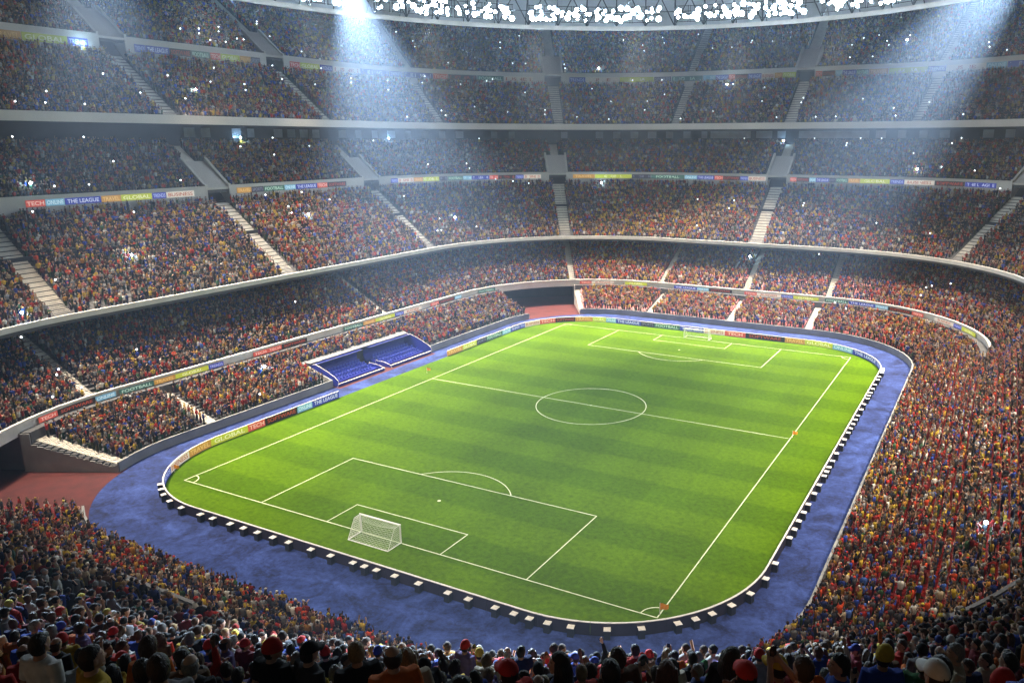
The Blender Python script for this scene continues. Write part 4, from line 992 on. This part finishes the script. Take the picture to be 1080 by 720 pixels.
# people the photo shows clearly, by where the head is seen: (u, v), top, long sleeves, hair kind, hair colour, hat, pose, turn
HERO = [((24, 690), 'white', 0, 'short', 'black', None, 'down', -30), ((88, 662), 'purple', 1, 'short', 'black', None, 'down', -60), ((58, 682), 'black', 1, 'bald', 'dark brown', None, 'down', -20), ((40, 668), 'maroon', 1, 'short', 'black', None, 'clap', 0), ((76, 705), 'yellow', 0, 'short', 'black', None, 'down', -55), ((155, 682), 'orange', 1, 'curly', 'brown', None, 'down', -10), ((180, 668), 'black', 1, 'short', 'black', None, 'down', 20), ((240, 678), 'purple', 1, 'bald', 'black', None, 'down', -60), ((305, 684), 'charcoal', 1, 'short', 'dark brown', ('cap', 'black'), 'down', -55), ((343, 688), 'black', 1, 'short', 'dark brown', ('beanie', 'red'), 'down', 15), ((384, 692), 'black', 1, 'short', 'blond', None, 'down', 10), ((424, 697), 'cream', 1, 'long', 'blond', None, 'down', 0), ((442, 706), 'black', 0, 'short', 'dark brown', ('cap', 'black'), 'down', 40), ((493, 692), 'black', 1, 'short', 'dark brown', ('cap', 'red'), 'down', 175), ((535, 690), 'charcoal', 1, 'bald', 'grey', None, 'down', 0), ((546, 702), 'red', 0, 'short', 'dark brown', ('cap', 'red'), 'down', 20), ((568, 684), 'red', 1, 'long', 'brown', None, 'down', 150), ((567, 706), 'charcoal', 1, 'short', 'black', None, 'down', 0), ((603, 700), 'navy', 1, 'long', 'black', None, 'down', 60), ((631, 696), 'black', 0, 'short', 'black', None, 'down', 0), ((622, 712), 'red', 1, 'short', 'blond', None, 'down', 0), ((654, 705), 'brown', 1, 'short', 'brown', None, 'down', 10), ((690, 702), 'red', 0, 'long', 'auburn', None, 'down', -20), ((718, 696), 'cream', 0, 'long', 'dark brown', None, 'down', 0), ((763, 700), 'black', 1, 'long', 'dark brown', None, 'down', -70), ((780, 708), 'navy', 0, 'short', 'dark brown', ('cap', 'red'), 'clap', -10), ((845, 697), 'orange', 0, 'short', 'brown', None, 'phone', 10), ((876, 690), 'blue', 1, 'short', 'black', None, 'clap', 60), ((985, 712), 'red', 1, 'short', 'dark brown', ('cap', 'white'), 'down', 0), ((1012, 702), 'black', 1, 'short', 'black', None, 'down', -20)]
per = cand[near]; hu, hv, hz = proj(per[:, :3]+np.array([0, 0, 1.72*1.08]))
assign = {}
for hro in HERO:
    e2 = (hu-hro[0][0])**2+((hv-hro[0][1])*1.4)**2
    e2 = e2+np.where(per[:, 3] == 6, 0, 500)
    for i in np.argsort(e2):
        if int(i) not in assign: assign[int(i)] = hro; break
usedc = {(h_[1], bool(h_[2]), h_[3], h_[4], h_[5]) for h_ in HERO}
it = iter([c for c in combos if c not in usedc])
rng2 = random.Random(11)
for i in range(len(per)):
    x, y, z = per[i, :3]
    ang0 = math.atan2(-y*.55, -x-8)-PI/2
    if i in assign:
        _, tc, lg, hk, hc, hat, pose, turn = assign[i]; lg = bool(lg); yaw = 0
    else:
        tc, lg, hk, hc, hat = next(it); pose = rng2.choices(['down', 'clap', 'up', 'one', 'phone'], [.76, .13, .01, .03, .07])[0]; turn = rng2.gauss(0, 28)
        yaw = rng2.choice([0, 0, 55, -55]) if pose == 'down' else 0
    s = rng2.uniform(1.0, 1.12)*(.95 if hk in ('long', 'tail') else 1.)
    if i in assign: s = 1.12
    o = empty('person', (x, y, z+.004), ang0+math.radians(turn)); o.scale = (s*rng2.uniform(.97, 1.08), s, s)
    b = obj('body', BODY[(pose, yaw)], o); k = SKIN[rng2.choices(range(5), KW)[0]]*rng2.uniform(.85, 1.1); b.color = (*k, 1)
    t = obj('top', TOP[(pose, lg)], o); j = rng2.uniform(.8, 1.15); t.color = (*[v*j for v in TOPC[tc]], 1)
    q = obj('trousers', TRS, o); q.color = (*rng2.choice([(.02, .025, .05), (.015, .015, .016), (.05, .06, .1), (.1, .08, .05)]), 1)
    hp = rotz(HC, math.radians(yaw))
    hr_ = obj('hair', HAIRM[hk], o); hr_.location = hp; hr_.rotation_euler = (0, 0, math.radians(yaw)); hr_.color = (*HAIRC[hc], 1)
    if hat:
        c = obj(hat[0], CAPM if hat[0] == 'cap' else BEAN, o); c.location = hp; c.rotation_euler = (0, 0, math.radians(yaw)); c.color = (*CAPC[hat[1]], 1)
        if i in assign and assign[i][0] == (493, 692):
            e = obj('emblem', EMBLEM, c); e.location = (0, .112, .075); e.rotation_euler = (math.radians(-22), 0, 0)
    if pose == 'phone':
        ph = obj('phone', PHONE, None); ph.parent = o; ph.location = (0, .40, 1.56)
    look = '%s %s' % (hat[1], hat[0]) if hat else style(hk) % hc
    lab = 'spectator with %s in a %s %s%s' % (look, 'long-sleeved' if lg else 'short-sleeved', tc, ' top')
    if i in assign: lab += ', '+PT[pose]
    tag(o, lab, 'person', 'spectators standing closest to the viewer')


# ------------------------------------------------------------------ camera flashes in the stands
BIG = [(89, 46), (207, 97), (255, 146), (33, 196), (139, 269), (25, 333), (280, 386), (479, 229), (634, 193), (767, 90), (632, 74), (956, 43), (967, 179), (826, 148), (791, 270), (1037, 550), (326, 228), (411, 138)]
SMALL = [(50, 97), (15, 114), (47, 114), (87, 121), (88, 129), (18, 128), (110, 79), (150, 98), (177, 80), (197, 106), (222, 88), (227, 73), (260, 90), (261, 97), (189, 32), (209, 31), (209, 37), (222, 44), (230, 31), (230, 36), (239, 48), (250, 42), (258, 44), (271, 23), (271, 28), (283, 40), (298, 86), (291, 70), (318, 60), (331, 91), (340, 73), (253, 156), (325, 154), (288, 147), (290, 163), (120, 170), (58, 200), (92, 202), (191, 195), (33, 228), (280, 207), (347, 212), (417, 36), (436, 44), (437, 50), (473, 67), (528, 46), (528, 52), (548, 40), (554, 68), (587, 70), (517, 79), (513, 86), (448, 80), (445, 89), (408, 87), (409, 95), (371, 84), (371, 89), (486, 91), (553, 100), (536, 119), (500, 115), (466, 118), (467, 122), (574, 117), (574, 121), (430, 131), (395, 150), (505, 147), (492, 174), (496, 178), (452, 175), (559, 194), (523, 189), (589, 77), (658, 44), (678, 50), (679, 55), (699, 42), (701, 47), (667, 83), (698, 83), (625, 95), (644, 109), (682, 107), (680, 117), (608, 124), (644, 127), (701, 100), (714, 132), (742, 40), (751, 53), (772, 52), (792, 45), (793, 43), (815, 45), (773, 90), (807, 94), (804, 107), (820, 129), (753, 119), (842, 100), (841, 108), (860, 124), (882, 125), (909, 106), (944, 116), (945, 125), (980, 110), (961, 39), (927, 38), (935, 44), (937, 48), (897, 49), (896, 62), (920, 62), (912, 40), (1043, 50), (1043, 46), (1062, 53), (787, 137), (787, 142), (859, 141), (892, 155), (893, 152), (908, 140), (930, 146), (962, 163), (1003, 151), (1015, 138), (1015, 133), (993, 176), (1027, 182), (1054, 200), (924, 236), (849, 214), (848, 217), (737, 211), (774, 212), (769, 220), (735, 240), (980, 247), (863, 269), (461, 245), (465, 242), (503, 240), (463, 232), (427, 207), (541, 191), (305, 220), (308, 226), (60, 298), (15, 352), (25, 352), (35, 353), (144, 367), (92, 417), (62, 397), (64, 390), (57, 417), (311, 318), (277, 426), (880, 317), (893, 325), (976, 304), (982, 302), (973, 312), (1002, 301), (540, 68), (318, 205), (140, 226)]
fl = MB(); 
def ico(r):
    b = bmesh.new(); bmesh.ops.create_icosphere(b, subdivisions=1, radius=r); me = bpy.data.meshes.new('camera_flash'); b.to_mesh(me); b.free(); return me
ms, ml = ico(.15), ico(.2); ms.materials.append(FLASH_S); ml.materials.append(FLASH_L)
cu_, cv_, cz_ = proj(crowd[:, :3]+np.array([0, 0, 2.0]))
used = set()
BW = ['at the top left beside an upper stairway mouth', 'above the pale balcony, left', 'just under the upper balcony, left', 'above the TECH board', 'amid the left block', 'low at the left edge', 'above the boards near the dugouts', 'left of the centre stairs', 'over the centre board strip', 'right of centre below a board strip', 'on the upper centre board strip', 'high on the right', 'above the right board strip', 'beside the right stairway mouth', 'in the shade under the right balcony', 'in the right stand, nearest of all', 'in the second block from the left', 'inside the pale light shaft']
hidden = ((crowd[:, 3] == 1) & (crowd[:, 4] > 15))
def tier_word(c):
    z = c[2]; return 'lowest' if z < 6 else 'second bank lower' if z < 16.5 else 'middle' if z < 46 else 'topmost'
for lst, me_, big in ((BIG, ml, 1), (SMALL, ms, 0)):
    for (a, b) in lst:
        e2 = (cu_-a)**2+(cv_-b)**2+hidden*500+(crowd[:, 3] == 3)*1e6+(crowd[:, 3] == 6)*1e6; i = int(e2.argmin())
        if i in used: continue
        used.add(i); c = crowd[i]; fx, fy = -c[0]*.8+CAM[0]*.2, -c[1]*.8+CAM[1]*.2; k = math.hypot(fx, fy)
        o = obj('camera_flash', me_); o.location = (c[0]+(CAM[0]-c[0])/np.hypot(CAM[0]-c[0], CAM[1]-c[1])*.55, c[1]+(CAM[1]-c[1])/np.hypot(CAM[0]-c[0], CAM[1]-c[1])*.55, c[2]+2.25)
        side = 'left part' if a < 360 else 'middle part' if a < 720 else 'right part'
        if big: tag(o, 'large camera flash in the %s tier, %s' % (tier_word(c), BW[BIG.index((a, b))]), 'camera flash', 'large camera flashes')
        else: tag(o, 'tiny white camera flash in the crowd of the %s tier, %s' % (tier_word(c), side), 'camera flash', 'tiny camera flashes in the %s tier %s' % (tier_word(c), side))

# ------------------------------------------------------------------ lights: the roof floods and the shafts they throw through the haze
def spot(name, loc, aim, watts, size, blend, rad, c=(1., .94, .84)):
    l = bpy.data.lights.new(name, 'SPOT'); l.energy = watts; l.spot_size = math.radians(size); l.spot_blend = blend; l.shadow_soft_size = rad; l.color = c
    o = link(bpy.data.objects.new(name, l)); o.location = loc
    o.rotation_euler = (Vector(aim)-Vector(loc)).to_track_quat('-Z', 'Y').to_euler(); return o
KEY = 36000.; WASH = 215000.
for i in range(16):
    th = 2*PI*(i+.5)/16; p = E(th, -1.6, RZ+2.)
    far = math.sin(th); w = KEY*(.55+.75*max(0, -far)+.45*max(0, -math.cos(th)))
    spot('floodlight_beam', p, (p[0]*.22-3, p[1]*.22+3, 0), w, 64, 1., 2.5)
WARM = (1., .84, .64)
for i in range(20):                                 # steep lamps under the rim washing the lower and middle tiers below them
    th = 2*PI*(i+.2)/20; p = E(th, -2.2, RZ+.5)
    sy = math.sin(th)
    spot('stand_wash', p, (p[0]*.70, p[1]*(.83 if sy > .5 else .74), 4), WASH*(.22 if sy < (-.72 if math.cos(th) < 0 else -.4) else 1)*(.85+.75*max(0, sy)+.1*max(0, math.cos(th))+.5*max(0, -math.cos(th))), 62, 1., 2., WARM)
for i in range(8):                                  # a little long-throw light across the bowl
    th = 2*PI*(i+.5)/8; p = E(th, -1.6, RZ+1.)
    spot('stand_throw', p, (-p[0]*1.05, -p[1]*.7+30, 14), WASH*.12, 34, 1., 2.5, WARM)
BEAM = (.62, .8, 1.)
spot('light_shaft', (-79., 31., 81.), (55.5, -102, 22), 6000000, 7.2, .9, .4, BEAM)
spot('light_shaft', (-83., -24., 84.), (46, -106, 24), 1300000, 8, .9, .6, BEAM)
spot('light_shaft', (61., 77.5, 87.), (41., -102, 20.), 8000000, 6.8, .9, .4, BEAM)

# ------------------------------------------------------------------ haze
hb = MB(); hb.box((0, 0, 55), (860, 860, 114)); HZ = bpy.data.materials.new('stadium haze'); HZ.use_nodes = True
nt = HZ.node_tree
for n_ in list(nt.nodes): nt.nodes.remove(n_)
ou = nt.nodes.new('ShaderNodeOutputMaterial'); pv = nt.nodes.new('ShaderNodeVolumePrincipled')
pv.inputs['Color'].default_value = (.72, .83, 1., 1); pv.inputs['Density'].default_value = .0004; pv.inputs['Anisotropy'].default_value = .62; pv.inputs['Density Attribute'].default_value = ''
nt.links.new(pv.outputs['Volume'], ou.inputs['Volume'])
try: HZ.cycles.homogeneous_volume = True
except Exception: pass
tag(hb.build('haze', HZ), kind='stuff')

# ------------------------------------------------------------------ night sky
w = bpy.data.worlds.new('World'); sc.world = w; w.use_nodes = True; nt = w.node_tree; bg = nt.nodes['Background']
sky = nt.nodes.new('ShaderNodeTexSky'); sky.sky_type = 'NISHITA'; sky.sun_disc = False; sky.sun_elevation = math.radians(1.5); sky.sun_rotation = math.radians(200)
nt.links.new(sky.outputs['Color'], bg.inputs['Color']); bg.inputs['Strength'].default_value = .028

vs = sc.view_settings; vs.view_transform = 'Standard'; vs.look = 'None'; vs.gamma = 1; vs.use_curve_mapping = False; vs.exposure = .78
sc.render.engine = 'CYCLES'
cy = sc.cycles; cy.use_denoising = True; cy.max_bounces = 5; cy.diffuse_bounces = 2; cy.glossy_bounces = 2; cy.transmission_bounces = 2; cy.volume_bounces = 0; cy.transparent_max_bounces = 4
cy.sample_clamp_indirect = 3.; cy.caustics_reflective = False; cy.caustics_refractive = False; cy.use_light_tree = True
try: cy.denoiser = 'OPENIMAGEDENOISE'; cy.denoising_input_passes = 'RGB_ALBEDO_NORMAL'
except Exception: pass
